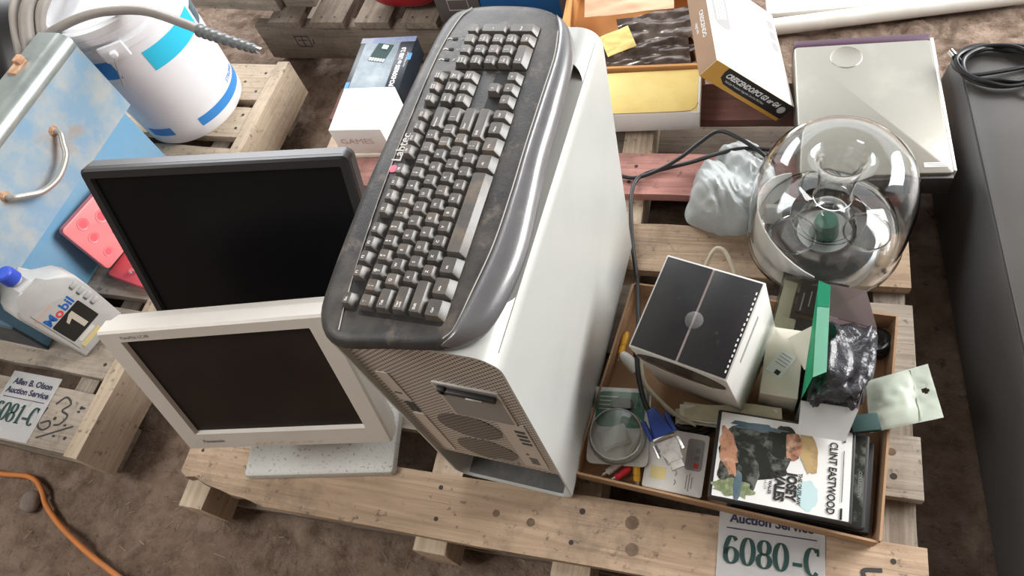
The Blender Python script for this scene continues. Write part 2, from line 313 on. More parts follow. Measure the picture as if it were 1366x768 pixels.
def prism(bm, pts, z0, z1, m4=None, mi=0, bev=0.0):
    m4 = m4 if m4 is not None else Matrix()
    a = [bm.verts.new(m4 @ Vector((p[0], p[1], z0))) for p in pts]; b = [bm.verts.new(m4 @ Vector((p[0], p[1], z1))) for p in pts]
    n = len(pts); fs = [bm.faces.new(a[::-1]), bm.faces.new(b)]
    for i in range(n): fs.append(bm.faces.new((a[i], a[(i + 1) % n], b[(i + 1) % n], b[i])))
    set_mi(fs, mi)
    if bev > 0:
        es = [e for e in fs[1].edges]
        r = bmesh.ops.bevel(bm, geom=es, offset=bev, segments=2, profile=0.5, affect='EDGES', clamp_overlap=True); set_mi(r['faces'], mi)
    return fs
def poly(bm, pts3, mi=0):
    f = bm.faces.new([bm.verts.new(Vector(p)) for p in pts3]); f.material_index = mi; return f
def lathe(bm, prof, seg=48, m4=None, mi=0, close=False):
    m4 = m4 if m4 is not None else Matrix(); rings = []
    for (r, z) in prof:
        if r < 1e-6: rings.append([bm.verts.new(m4 @ Vector((0, 0, z)))])
        else: rings.append([bm.verts.new(m4 @ Vector((r * math.cos(2 * PI * k / seg), r * math.sin(2 * PI * k / seg), z))) for k in range(seg)])
    pairs = list(zip(rings[:-1], rings[1:]))
    if close: pairs.append((rings[-1], rings[0]))
    for A, B in pairs:
        for k in range(seg):
            k2 = (k + 1) % seg
            if len(A) == 1 and len(B) == 1: continue
            if len(A) == 1: f = bm.faces.new((A[0], B[k], B[k2]))
            elif len(B) == 1: f = bm.faces.new((A[k], A[k2], B[0]))
            else: f = bm.faces.new((A[k], A[k2], B[k2], B[k]))
            f.material_index = mi
def catmull(pts, n=8, closed=False):
    P = [Vector(p) for p in pts]; out = []; N = len(P)
    for i in range(N if closed else N - 1):
        p0 = P[(i - 1) % N] if (closed or i > 0) else P[0] * 2 - P[1]
        p1, p2 = P[i % N], P[(i + 1) % N]
        p3 = P[(i + 2) % N] if (closed or i + 2 < N) else P[-1] * 2 - P[-2]
        for k in range(n):
            t = k / n
            out.append(0.5 * ((2 * p1) + (-p0 + p2) * t + (2 * p0 - 5 * p1 + 4 * p2 - p3) * t * t + (-p0 + 3 * p1 - 3 * p2 + p3) * t ** 3))
    if not closed: out.append(P[-1])
    return out
def tube(bm, pts, r, seg=10, n=8, mi=0, smooth=True, closed=False, m4=None):
    Q = catmull(pts, n, closed) if smooth else [Vector(p) for p in pts]
    if m4 is not None: Q = [m4 @ q for q in Q]
    rr = r if callable(r) else (lambda t: r)
    rings = []; up = None; N = len(Q)
    for i, q in enumerate(Q):
        if closed: d = (Q[(i + 1) % N] - Q[i - 1])
        else: d = Q[min(i + 1, N - 1)] - Q[max(i - 1, 0)]
        if d.length < 1e-9: d = Vector((0, 0, 1))
        d.normalize()
        if up is None: up = Vector((0, 0, 1)) if abs(d.z) < 0.9 else Vector((1, 0, 0))
        a = d.cross(up)
        if a.length < 1e-6: a = d.orthogonal()
        a.normalize(); b = a.cross(d); up = b
        rad = rr(i / max(1, N - 1))
        rings.append([bm.verts.new(q + a * rad * math.cos(2 * PI * k / seg) + b * rad * math.sin(2 * PI * k / seg)) for k in range(seg)])
    pr = list(zip(rings[:-1], rings[1:]))
    if closed: pr.append((rings[-1], rings[0]))
    for A, B in pr:
        for k in range(seg):
            f = bm.faces.new((A[k], A[(k + 1) % seg], B[(k + 1) % seg], B[k])); f.material_index = mi
    if not closed:
        f = bm.faces.new(rings[0][::-1]); f.material_index = mi; f = bm.faces.new(rings[-1]); f.material_index = mi
def surf(bm, fn, nu, nv, mi=0, thick=0.0):
    g = [[bm.verts.new(fn(i / nu, j / nv)) for j in range(nv + 1)] for i in range(nu + 1)]
    fs = []
    for i in range(nu):
        for j in range(nv):
            f = bm.faces.new((g[i][j], g[i + 1][j], g[i + 1][j + 1], g[i][j + 1])); f.material_index = mi; fs.append(f)
    if thick:
        bmesh.ops.recalc_face_normals(bm, faces=fs)
        bmesh.ops.solidify(bm, geom=fs, thickness=thick)
def rrect(w, h, r, n=6, cx=0, cy=0):
    out = []
    for (sx, sy, a0) in ((1, 1, 0), (-1, 1, 90), (-1, -1, 180), (1, -1, 270)):
        for k in range(n + 1):
            a = R(a0 + 90 * k / n); out.append((cx + sx * (w / 2 - r) + r * math.cos(a), cy + sy * (h / 2 - r) + r * math.sin(a)))
    return out
def ribbon(bm, pts, wid, z=0.0, m4=None, mi=0, n=6, closed=False, th=0.0003):
    """flat brush stroke in the xy plane; wid is a number or f(t, direction)"""
    m4 = m4 if m4 is not None else Matrix()
    Q = catmull([(p[0], p[1], 0) for p in pts], n, closed); N = len(Q); L = []
    for i, q in enumerate(Q):
        d = (Q[(i + 1) % N] - Q[i - 1]) if closed else (Q[min(i + 1, N - 1)] - Q[max(i - 1, 0)])
        d.normalize(); nn = Vector((-d.y, d.x, 0)); ww = wid(i / max(1, N - 1), d) if callable(wid) else wid
        L.append((bm.verts.new(m4 @ (q + nn * ww / 2 + Vector((0, 0, z + th)))), bm.verts.new(m4 @ (q - nn * ww / 2 + Vector((0, 0, z + th))))))
    pr = list(zip(L[:-1], L[1:]))
    if closed: pr.append((L[-1], L[0]))
    for a, b in pr:
        f = bm.faces.new((a[0], a[1], b[1], b[0])); f.material_index = mi
_tcache = {}
def text_mesh(s, size=1.0, bold=0.0, shear=0.0, align='CENTER'):
    k = (s, size, bold, shear, align)
    if k in _tcache: return _tcache[k]
    cu = bpy.data.curves.new('lettering', 'FONT'); cu.body = s; cu.size = size; cu.offset = bold; cu.shear = shear
    cu.align_x = align; cu.align_y = 'CENTER'; cu.resolution_u = 3; cu.fill_mode = 'BOTH'
    o = bpy.data.objects.new('lettering', cu); COL.objects.link(o)
    bpy.context.view_layer.update()
    me = bpy.data.meshes.new_from_object(o.evaluated_get(bpy.context.evaluated_depsgraph_get()))
    bpy.data.objects.remove(o, do_unlink=True)
    _tcache[k] = me; return me
def text(bm, s, size, m4, mi=0, bold=0.0, shear=0.0, align='CENTER', sx=1.0):
    me = text_mesh(s, size, bold, shear, align)
    mm = m4 @ Matrix.Diagonal((sx, 1, 1, 1))
    vs = [bm.verts.new(mm @ v.co) for v in me.vertices]
    for p in me.polygons:
        try: f = bm.faces.new([vs[i] for i in p.vertices]); f.material_index = mi
        except ValueError: pass
def lettering(parent, s, size, mat, m4, **k):
    bm = BM(); text(bm, s, size, m4, **k); return finish('lettering', bm, mat, parent, smooth=0)
def frame4(o, ux, uy):
    """matrix whose x/y axes run along ux/uy from point o"""
    x = Vector(ux).normalized(); y = Vector(uy); y = (y - x * y.dot(x)).normalized(); z = x.cross(y)
    mm = Matrix((x, y, z)).transposed().to_4x4(); mm.translation = Vector(o); return mm

# ================================================================== SETTING: the ground
PRINTS = [(-0.93, -0.33, 0.4), (-0.36, -0.20, 2.0), (-0.22, -0.26, 1.1), (-0.62, -0.30, 2.6), (-0.10, -0.24, 0.2), (-0.78, -0.20, 1.7), (-0.45, -0.33, 0.8), (-1.10, -0.30, 2.9), (-0.64, 0.90, 1.2), (-0.70, 1.02, 2.4), (0.62, 1.18, 0.6), (0.78, 1.16, 1.9), (0.92, 1.22, 2.8), (0.70, 1.28, 0.1), (0.50, 1.16, 2.2), (1.0, 1.1, 1.0)]
def ground_z(x, y):
    p = Vector((x, y, 0))
    h = 0.010 * noise.noise(p * 3.0) + 0.007 * noise.noise(p * 9.0) + 0.0080 * noise.noise(p * 19.0 + Vector((7, 1, 0))) + 0.0055 * noise.noise(p * 40.0) + 0.0036 * noise.noise(p * 85.0)
    h -= 0.006 * max(0.0, 1 - 7 * abs(noise.noise(p * 6.5 + Vector((3, 9, 2))))) * max(0, noise.noise(p * 2.2 + Vector((1, 4, 4))) + .25)
    for (cx, cy, a) in PRINTS:       # boot prints: rings of lugs inside a shallow oval
        dx, dy = x - cx, y - cy
        if dx * dx + dy * dy > 0.012: continue
        u = dx * math.cos(a) + dy * math.sin(a); v = -dx * math.sin(a) + dy * math.cos(a)
        r = math.sqrt((u / 0.095) ** 2 + (v / 0.062) ** 2)
        if r < 1: h += (0.0048 * math.sin(r * 19 + 1.5 * noise.noise(p * 12)) - 0.004) * (1 - r ** 4)
    return h - 0.014
def build_ground():
    def axis(lo, hi, a, b, step, coarse):
        v = []; x = lo
        while x < a - 1e-6: v.append(x); x += coarse
        x = a
        while x < b: v.append(x); x += step
        x = b
        while x < hi: v.append(x); x += coarse
        v.append(hi); return v
    xs = axis(-4.0, 3.6, -1.25, 1.0, 0.008, 0.15); ys = axis(-2.0, 5.2, -0.45, 1.5, 0.008, 0.15)
    bm = BM(); rows = []
    for x in xs:
        row = []
        for y in ys:
            p = Vector((x, y, 0))
            row.append(bm.verts.new((x, y, ground_z(x, y))))
        rows.append(row)
    for i in range(len(xs) - 1):
        for j in range(len(ys) - 1): bm.faces.new((rows[i][j], rows[i + 1][j], rows[i + 1][j + 1], rows[i][j + 1]))
    o = finish('floor', bm, 'dirt', smooth=0)
    o.data.polygons.foreach_set('use_smooth', [True] * len(o.data.polygons))
    o['kind'] = 'structure'; o['label'] = 'packed brown dirt floor with boot prints'
build_ground()

def shed():
    def st(name, bm, mt, label):
        o = finish(name, bm, mt, smooth=0); o['kind'] = 'structure'; o['label'] = label
    bm = BM(); box(bm, 0.1, 5.5, 3.2, (-4.0, 0.45, -0.05)); st('wall_left', bm, 'shed', 'grey board wall of the shed, left side')
    bm = BM(); box(bm, 8.0, 0.1, 3.2, (0, -2.3, -0.05)); st('wall_front', bm, 'shed', 'grey board wall of the shed behind the viewer')
    bm = BM(); box(bm, 0.1, 2.9, 3.2, (3.6, -0.85, -0.05)); st('wall_right', bm, 'shed', 'grey board wall of the shed, right side up to the side opening')
    bm = BM(); box(bm, 8.0, 5.5, 0.1, (0, 0.45, 3.15)); st('ceiling', bm, 'shed', 'brown board roof of the shed')
shed()

# ================================================================== PALLETS
def plank(parent, name, L, W, H, x, y, z, mat, along='x', outline=None, nails=(), tilt=0.0):
    """board with its long axis along local x, corner at (x, y), bottom at z"""
    bm = BM(); rnd = random.Random(int((x * 13 + y * 71 + L * 3) * 1000))
    if outline is None:
        n = max(3, int(L / 0.08)); f = [(L * i / n, rnd.uniform(-.0015, .0015)) for i in range(n + 1)]; g = [(L * i / n, W + rnd.uniform(-.0015, .0015)) for i in range(n, -1, -1)]
        outline = f + g
    prism(bm, outline, 0, H, bev=0.002)
    for (nx, ny, nr) in nails:
        prism(bm, [(nx + nr * math.cos(a * PI / 5), ny + nr * math.sin(a * PI / 5)) for a in range(10)], H - 0.0005, H + 0.0005, mi=1 if nr < 0.0055 else 2)
    return finish(name, bm, [mat, 'nail', 'knot'], parent, (x, y, z) if along == 'x' else (x + W, y, z), (tilt, 0, 0 if along == 'x' else PI / 2), smooth=30)

pal = thing('wooden_pallet', 'weathered brown pallet in the foreground carrying the computer tower and cardboard tray', 'pallet', (-0.53, -0.150, 0), R(4.2))
front = [(0.0, 0.036), (0.018, 0.026), (0.035, 0.033), (0.06, 0.020), (0.095, 0.018), (0.125, 0.008), (0.15, 0.011), (0.175, 0.004), (0.19, 0.0), (0.4, 0.001), (0.6, -0.001), (0.8, 0.001), (1.0, 0), (1.255, 0), (1.255, 0.106), (1.0, 0.105), (0.8, 0.106), (0.5, 0.105), (0.2, 0.107), (0.0, 0.105)]
plank(pal, 'deck_board', 1.24, 0.105, 0.020, 0, 0, 0.120, 'wood', outline=front, nails=((0.52, 0.03, .004), (0.515, 0.082, .004), (0.75, 0.03, .004), (0.76, 0.08, .005), (1.21, .03, .004), (1.21, .08, .004), (0.03, .08, .003), (0.22, 0.06, 0.007), (0.68, .05, .007), (0.84, 0.075, 0.011), (0.845, 0.035, 0.010), (0.62, 0.055, 0.006)))
for (y0, y1, mt) in ((0.174, 0.271, 'wood_grey'), (0.36, 0.50, 'wood_grey'), (0.535, 0.642, 'wood'), (0.713, 0.818, 'wood_red'), (0.909, 1.01, 'wood_maroon')):
    plank(pal, 'deck_board', 1.255, y1 - y0, 0.020, 0.0, y0, 0.120, mt, nails=((1.215, y0 * 0 + .03, .005), (1.214, (y1 - y0) * .7, .006), (0.75, .03, .004), (.76, .07, .004)))
for (x0, wd) in ((0.010, 0.052), (0.485, 0.056), (0.722, 0.060), (1.200, 0.048)):
    plank(pal, 'stringer', 1.04, wd, 0.098, x0, -0.022, 0.021, 'wood_pale' if x0 < 1 else 'wood_grey', along='y')
for y0, mt in ((0.012, 'wood_dark'), (0.45, 'wood_dark'), (0.80, 'wood_maroon'), (0.92, 'wood_dark')):
    plank(pal, 'bottom_board', 1.22, 0.098, 0.018, 0.0, y0, 0.002, mt)
# pencil mark at the right end of the front board
bm = BM()
ribbon(bm, [(1.140, 0.012), (1.150, 0.035), (1.160, 0.012)], 0.006, 0.1405)
ribbon(bm, [(1.195, 0.065), (1.170, 0.060), (1.180, 0.042), (1.198, 0.035), (1.194, 0.008), (1.175, 0.006)], 0.006, 0.1405)
finish('marker_writing', bm, 'ink', pal, smooth=0)

pl2 = thing('wooden_pallet', 'grey brown pallet on the left under the blue metal toolbox and white bucket', 'pallet', (-0.772, -0.140, 0), R(1.4))
for (y0, y1, mt) in ((0, 0.127, 'wood_grey'), (0.163, 0.325, 'wood_grey'), (0.352, 0.46, 'wood_grey'), (0.49, 0.60, 'wood_grey'), (0.635, 0.785, 'wood_pale'), (0.819, 0.918, 'wood_pale'), (0.944, 1.07, 'wood_pale')):
    plank(pl2, 'deck_board', 1.10, y1 - y0, 0.020, -1.135, y0, 0.120, mt, nails=((1.08, .03, .004), (1.08, (y1 - y0) * .75, .004), (1.03, (y1 - y0) * .5, .004)))
plank(pl2, 'side_board', 1.085, 0.036, 0.112, -0.036, -0.004, 0.030, 'wood_pale', along='y')
for x0 in (-0.12, -0.62, -1.135):
    plank(pl2, 'stringer', 1.06, 0.05, 0.098, x0, 0.005, 0.021, 'wood_grey', along='y')
for y0 in (0.005, 0.45, 0.94): plank(pl2, 'bottom_board', 1.12, 0.098, 0.018, -1.135, y0, 0.002, 'wood_dark')
bm = BM()
zz = 0.1402
ribbon(bm, [(-0.122, 0.092), (-0.105, 0.110), (-0.085, 0.098), (-0.098, 0.082), (-0.078, 0.074), (-0.085, 0.055), (-0.10, 0.050)], 0.0045, zz)
ribbon(bm, [(-0.137, 0.082), (-0.142, 0.06), (-0.137, 0.042), (-0.120, 0.036), (-0.108, 0.046), (-0.116, 0.056), (-0.134, 0.048)], 0.0045, zz)
ribbon(bm, [(-0.125, 0.018), (-0.09, 0.036), (-0.05, 0.056)], 0.004, zz)
for q in ((-0.060, 0.085), (-0.075, 0.053), (-0.088, 0.028), (-0.052, 0.094)): ribbon(bm, [q, (q[0] + .004, q[1] + .002), (q[0] + .007, q[1])], 0.004, zz)
finish('marker_writing', bm, 'ink', pl2, smooth=0)

pl3 = thing('wooden_pallet', 'dark weathered pallet at the back under the red plastic container', 'pallet', (-0.985, 1.075, 0), R(1.0))
bm = BM(); box(bm, 0.90, 0.034, 0.115, (0.45, 0.017, 0.022), bev=0.003)
finish('front_board', bm, 'wood_dark', pl3)
for i in range(6):
    plank(pl3, 'deck_board', 0.95, 0.100, 0.020, 0.06 + 0.136 * i, -0.008, 0.138, 'wood_dark', along='y', nails=((0.02, .03, .003), (.02, .07, .003)))
for y0 in (0.45, 0.90): plank(pl3, 'stringer', 0.90, 0.04, 0.115, 0, y0, 0.022, 'wood_dark')
for x0 in (0.0, 0.4, 0.8): plank(pl3, 'bottom_board', 0.95, 0.098, 0.018, x0, 0.02, 0.002, 'wood_dark', along='y')
# brand stamped on the front board
bm = BM(); s4 = T(0.135, -0.0006, 0.085) @ Matrix.Rotation(PI / 2, 4, 'X')
for (a, b) in (((-.022, -.018), (.022, -.018)), ((.022, -.018), (.022, .018)), ((.022, .018), (-.022, .018)), ((-.022, .018), (-.022, -.018)), ((0, -.018), (0, .018)), ((-.015, .004), (.016, .004)), ((.03, -.01), (.036, .01))):
    ribbon(bm, [a, ((a[0] + b[0]) / 2, (a[1] + b[1]) / 2), b], 0.003, 0.0, s4, n=1)
finish('stamp', bm, 'ink', pl3, smooth=0)

# ================================================================== COMPUTER TOWER
tw = thing('computer_tower', 'tall silver aluminium computer tower with perforated face standing upright under the keyboard', 'computer tower', (0, 0, 0.1405))
def tower():
    W, D, H, rad, t = 0.206, 0.475, 0.5395, 0.030, 0.0032
    prof_o = rrect(W, H, rad, 8, W / 2, H / 2); prof_i = rrect(W - 2 * t, H - 2 * t, rad - t, 8, W / 2, H / 2)
    bm = BM(); n = len(prof_o)
    A = [[bm.verts.new((p[0], y, p[1])) for p in pr] for y in (0.0, D) for pr in (prof_o, prof_i)]
    for i in range(n):
        j = (i + 1) % n
        bm.faces.new((A[0][i], A[0][j], A[2][j], A[2][i])); bm.faces.new((A[1][i], A[3][i], A[3][j], A[1][j]))
        bm.faces.new((A[0][i], A[1][i], A[1][j], A[0][j])); bm.faces.new((A[2][i], A[2][j], A[3][j], A[3][i]))
    sh = finish('shell', bm, 'alu', tw, smooth=35)
    cb = BM(); prism(cb, rrect(0.190, 0.356, 0.030, 8, 0.1060, 0.236), H - 0.030, H + 0.03)
    bmesh.ops.recalc_face_normals(cb, faces=cb.faces[:]); cm = bpy.data.meshes.new('cut'); cb.to_mesh(cm); cb.free()
    co = bpy.data.objects.new('cut', cm); COL.objects.link(co); co.location = (0, 0, 0.1405)
    mod = sh.modifiers.new('hole', 'BOOLEAN'); mod.object = co; mod.operation = 'DIFFERENCE'; mod.solver = 'EXACT'
    bpy.context.view_layer.update()
    me = bpy.data.meshes.new_from_object(sh.evaluated_get(bpy.context.evaluated_depsgraph_get()))
    sh.modifiers.clear(); sh.data = me; bpy.data.objects.remove(co, do_unlink=True)
    me.polygons.foreach_set('use_smooth', [True] * len(me.polygons)); me.set_sharp_from_angle(angle=R(35))
    # inner lid under the handle opening and floor above the feet
    bm = BM(); box(bm, W - 0.010, D - 0.03, 0.003, (W / 2, D / 2, H - 0.015)); finish('top_lid', bm, 'lid_grey', tw)
    bm = BM(); box(bm, W - 0.010, D - 0.03, 0.003, (W / 2, D / 2, 0.112)); finish('bottom_panel', bm, 'alu_dark', tw)
    bm = BM(); box(bm, W - 2 * rad + .02, D - 0.01, 0.002, (W / 2, D / 2, t)); finish('foot_shade_sheet', bm, 'foot_grey', tw)  # added dark sheet; dirt and the recess's shade are in its colour
    # perforated face, set back a little inside the shell
    bm = BM(); y0 = 0.007
    pr = [(x, z) for (x, z) in rrect(W - 2 * t - .0006, H - 2 * t, rad - t, 8, W / 2, H / 2)]
    cut = [(x, max(z, 0.113)) for (x, z) in pr]
    f4 = Matrix.Rotation(PI / 2, 4, 'X')
    prism(bm, cut, -y0 - 0.002, -y0, f4, bev=0)
    face = finish('perforated_panel', bm, 'perf', tw, smooth=0)
    bm = BM(); prism(bm, [(x, max(z, 0.113)) for (x, z) in pr], -D + 0.008, -D + 0.010, f4); finish('far_panel', bm, 'perf', tw, smooth=0)
    def slab(name, x0, x1, z0, z1, mat, d=0.0008, r=0.002):
        bm = BM(); prism(bm, rrect(x1 - x0, z1 - z0, r, 3, (x0 + x1) / 2, (z0 + z1) / 2), -y0, -y0 + d, f4); return finish(name, bm, mat, face, smooth=30)
    z = lambda wz: wz - 0.1405
    # latch recess (dark pocket with a lever)
    slab('latch_pocket', 0.094, 0.176, z(0.462), z(0.566), 'lid_grey', 0.0010)
    bm = BM(); prism(bm, rrect(0.086, 0.108, 0.003, 3, 0.135, z(0.514)), -y0, -y0 + 0.002, f4); prism(bm, rrect(0.080, 0.102, 0.003, 3, 0.135, z(0.514)), -y0 + .002, -y0 + 0.0022, f4, mi=1)
    finish('latch_frame', bm, ['face_plain', 'alu_dark'], face)
    bm = BM(); box(bm, 0.070, 0.006, 0.010, (0.137, y0 - 0.005, z(0.548)), bev=0.001); box(bm, 0.010, 0.006, 0.016, (0.104, y0 - 0.005, z(0.545)), bev=0.001); box(bm, 0.022, 0.007, 0.006, (0.145, y0 - 0.006, z(0.545)), bev=0.001, mi=1)
    finish('latch_lever', bm, ['black_plastic', 'alu_dark'], face)
    for cz in (0.410, 0.312):
        bm = BM(); prism(bm, [(0.097 + 0.046 * math.cos(a * PI / 24), z(cz) + 0.046 * math.sin(a * PI / 24)) for a in range(48)], -y0, -y0 + 0.001, f4)
        finish('fan_grille', bm, 'grille', face, smooth=0)
    slab('slot_cover_strip', 0.016, 0.034, z(0.272), z(0.425), 'face_plain', 0.0016)
    slab('slot_cover_strip', 0.016, 0.034, z(0.475), z(0.565), 'face_plain', 0.0016)
    for k in range(4):
        bm = BM(); box(bm, 0.014, 0.001, 0.005, (0.026, y0 - 0.0012, z(0.444) + 0.009 * (k - 1))); finish('port_slot', bm, 'dark_rubber', face, smooth=0)
    bm = BM(); box(bm, 0.010, 0.001, 0.003, (0.024, y0 - 0.0018, z(0.500))); finish('port_slot', bm, 'dark_rubber', face, smooth=0)
    slab('port_panel', 0.148, 0.186, z(0.275), z(0.462), 'face_plain', 0.0014)
    for (sx, sz, cx, cz) in [(0.014, 0.008, 0.175, 0.432 - 0.016 * k) for k in range(4)] + [(0.012, 0.0035, 0.170, 0.318 - 0.008 * k) for k in range(4)] + [(0.004, .004, 0.165, .335)]:
        bm = BM(); box(bm, sx, 0.001, sz, (cx, y0 - 0.0016, z(cz))); finish('port', bm, 'dark_rubber', face, smooth=0)
    bm = BM(); box(bm, 0.034, 0.001, 0.014, (0.120, y0 - 0.0008, z(0.262))); finish('rating_plate', bm, 'alu_dark', face)
    return face
tower()

# ================================================================== KEYBOARD
KR = R(91.2)
kbm = T(0, 0, 0.6806) @ Matrix.Rotation(KR, 4, 'Z')
kb = thing('keyboard', 'large dusty black curved keyboard lying across the top of the computer tower', 'keyboard', mat4=kbm)
def KL(x, y): return (math.cos(-KR) * x - math.sin(-KR) * y, math.sin(-KR) * x + math.cos(-KR) * y)
def resample(pts, n, closed=True):
    Q = catmull([(p[0], p[1], 0) for p in pts], 12, closed); 
    if closed: Q.append(Q[0].copy())
    L = [0]
    for a, b in zip(Q[:-1], Q[1:]): L.append(L[-1] + (b - a).length)
    out = []; i = 0
    for k in range(n):
        s = L[-1] * k / (n if closed else n - 1)
        while i < len(L) - 2 and L[i + 1] < s: i += 1
        t = (s - L[i]) / max(1e-9, L[i + 1] - L[i]); out.append(Q[i].lerp(Q[i + 1], t))
    return out
def domed(bm, pts, levels, n=120, mi=0):
    """closed outline raised in inset rings: levels = [(inset, height), ...]; top filled as a fan"""
    P = resample(pts, n); ar = sum(P[i - 1].x * P[i].y - P[i].x * P[i - 1].y for i in range(n))
    if ar < 0: P.reverse()
    N = []
    for i in range(n):
        d = P[(i + 1) % n] - P[i - 1]; N.append(Vector((-d.y, d.x, 0)).normalized())
    for _ in range(6): N = [(N[i - 1] + N[i] * 2 + N[(i + 1) % n]).normalized() for i in range(n)]
    rings = [[bm.verts.new((p.x + nn.x * d, p.y + nn.y * d, h)) for p, nn in zip(P, N)] for d, h in levels]
    for A, B in zip(rings[:-1], rings[1:]):
        for i in range(n): bm.faces.new((A[i], A[(i + 1) % n], B[(i + 1) % n], B[i])).material_index = mi
    bm.faces.new(rings[-1]).material_index = mi; bm.faces.new(rings[0][::-1]).material_index = mi
def keyboard():
    out_w = [(0.034, -0.017), (0.093, -0.010), (0.150, 0.000), (0.182, 0.022), (0.198, 0.070), (0.2025, 0.125), (0.198, 0.190), (0.194, 0.246), (0.191, 0.319), (0.187, 0.393), (0.173, 0.450), (0.137, 0.488), (0.077, 0.497), (0.020, 0.490), (-0.004, 0.465), (-0.011, 0.39), (-0.013, 0.317), (-0.013, 0.186), (-0.006, 0.060), (0.004, 0.008)]
    out = [KL(*p) for p in out_w]
    bm = BM(); domed(bm, out, [(0.010, 0.0), (0.003, 0.002), (0.0, 0.008), (0.001, 0.013), (0.005, 0.0175), (0.011, 0.0195), (0.016, 0.020)], 140)
    finish('frame', bm, 'kb', kb, smooth=50)
    # palm rest along the near side of the keys (right in the picture)
    seamR = [(0.150, 0.001), (0.160, 0.020), (0.166, 0.060), (0.172, 0.120), (0.172, 0.190), (0.170, 0.254), (0.169, 0.330), (0.168, 0.396), (0.162, 0.440), (0.148, 0.480)]
    outer = [(0.1502, 0.0008), (0.170, 0.008), (0.190, 0.028), (0.201, 0.070), (0.2055, 0.125), (0.201, 0.190), (0.196, 0.246), (0.194, 0.319), (0.1895, 0.390), (0.182, 0.430), (0.168, 0.462), (0.1482, 0.4805)]
    A = resample([KL(*p) for p in seamR], 61, False); B = resample([KL(*p) for p in outer], 61, False)
    hs = [(0, 0.0), (0.0, 0.0195), (0.06, 0.0228), (0.25, 0.0246), (0.5, 0.0240), (0.72, 0.0212), (0.88, 0.0162), (0.97, 0.0105), (1.0, 0.006), (0.97, 0.002)]
    bm = BM(); G = []
    for p, q in zip(A, B):
        wd = min(1.0, (q - p).length / 0.016)
        G.append([bm.verts.new((p.lerp(q, s).x, p.lerp(q, s).y, 0.004 + (h - 0.004) * (0.55 + 0.45 * wd) if h > 0.004 else 0.003)) for s, h in hs])
    for r0, r1 in zip(G[:-1], G[1:]):
        for k in range(len(hs) - 1): bm.faces.new((r0[k], r0[k + 1], r1[k + 1], r1[k]))
    finish('palm_rest', bm, 'palm', kb, smooth=60)
    bm = BM(); tube(bm, [KL(*p) + (0.0235 if 0.02 < p[1] < 0.46 else 0.021,) for p in [(0.152, 0.006)] + seamR[1:-1]], 0.0007, 6, 8)
    finish('seam', bm, 'seam', kb)
    bm = BM(); tube(bm, [KL(*p) + (0.0208,) for p in ((0.036, -0.004), (0.030, 0.03), (0.022, 0.10), (0.014, 0.20), (0.010, 0.32), (0.010, 0.40), (0.018, 0.462), (0.03, 0.485))], 0.0007, 6, 8)
    finish('seam', bm, 'seam', kb)
    # keys: u along the long side, rows up from the space bar
    P = 0.01890; u0 = 0.030; HT = 0.0205
    rows = {'F': -0.0375, '1': -0.0600, 'Q': -0.0795, 'A': -0.0985, 'Z': -0.1170, 'S': -0.1365}
    off = lambda u: u0 + u * P
    bm = BM()
    for (ua, ub, ya, yb) in ((-0.75, 14.3, -0.050, -0.147), (-0.6, 14.0, -0.0285, -0.0465), (14.45, 17.8, -0.0285, -0.0465), (14.45, 17.8, -0.050, -0.0895), (14.45, 17.8, -0.108, -0.147), (17.95, 22.0, -0.050, -0.147)):
        a, b = off(ua), off(ub); prism(bm, rrect(b - a, ya - yb, 0.003, 3, (a + b) / 2, (ya + yb) / 2), 0.0198, 0.0204)
    finish('key_well_shade', bm, 'well', kb)  # flat dark plates; the shade of recessed wells is put into the colour
    def key(u, row, wd, leg, hgt=1.0, lt=0.0046, y=None, big=False):
        cx = off(u); cy = rows[row] if y is None else y
        bx, by = wd * P - 0.0012, hgt * 0.0192 - 0.0012 if row != 'F' else 0.0150
        if row == 'S' and u < 14: by += 0.004; cy -= 0.001
        tx, ty = bx - 0.0048, by - 0.0074
        bm = BM(); lo = rrect(bx, by, 0.0015, 2); mid = rrect(tx + .001, ty + .001, 0.0018, 2, 0, 0.0024); hi = rrect(tx, ty, 0.0018, 2, 0, 0.0024)
        rs = [[bm.verts.new((p[0], p[1], h)) for p in L] for L, h in ((lo, 0), (mid, 0.0072), (hi, 0.0080))]
        n = len(lo)
        for A, B in zip(rs[:-1], rs[1:]):
            for i in range(n): bm.faces.new((A[i], A[(i + 1) % n], B[(i + 1) % n], B[i]))
        bm.faces.new(rs[-1])
        nl = leg.count('\n') + 1
        text(bm, leg, lt, T(-tx * 0.12 if wd < 1.2 else -tx * 0.5 + 0.006, 0.0028, 0.0082), mi=1, bold=0.0001)
        finish('key', bm, ['key', 'legend'], kb, (cx, cy, HT), smooth=30)
    key(0, 'F', 1, 'Esc', lt=0.0038)
    for i, u in enumerate((2, 3, 4, 5, 6.5, 7.5, 8.5, 9.5, 11, 12, 13, 14)):
        key(u - 0.22 if u < 6 else u - 0.3, 'F', 1, 'F%d' % (i + 1), lt=0.0042)
    for i, s in enumerate(('~\n`', '!\n1', '@\n2', '#\n3', '$\n4', '%\n5', '^\n6', '&\n7', '*\n8', '(\n9', ')\n0', '_\n-', '+\n=')): key(i, '1', 1, s, lt=0.0040)
    key(13.45, '1', 1.9, 'Backspace', lt=0.0034)
    key(0.25, 'Q', 1.5, 'Tab', lt=0.0040)
    for i, s in enumerate('QWERTYUIOP'): key(1.5 + i, 'Q', 1, s)
    key(11.5, 'Q', 1, '{\n[', lt=.0038); key(12.5, 'Q', 1, '}\n]', lt=.0038); key(13.7, 'Q', 1.4, '|\n\\', lt=.0038)
    key(0.4, 'A', 1.75, 'Caps\nLock', lt=0.0034)
    for i, s in enumerate('ASDFGHJKL'): key(1.8 + i, 'A', 1, s)
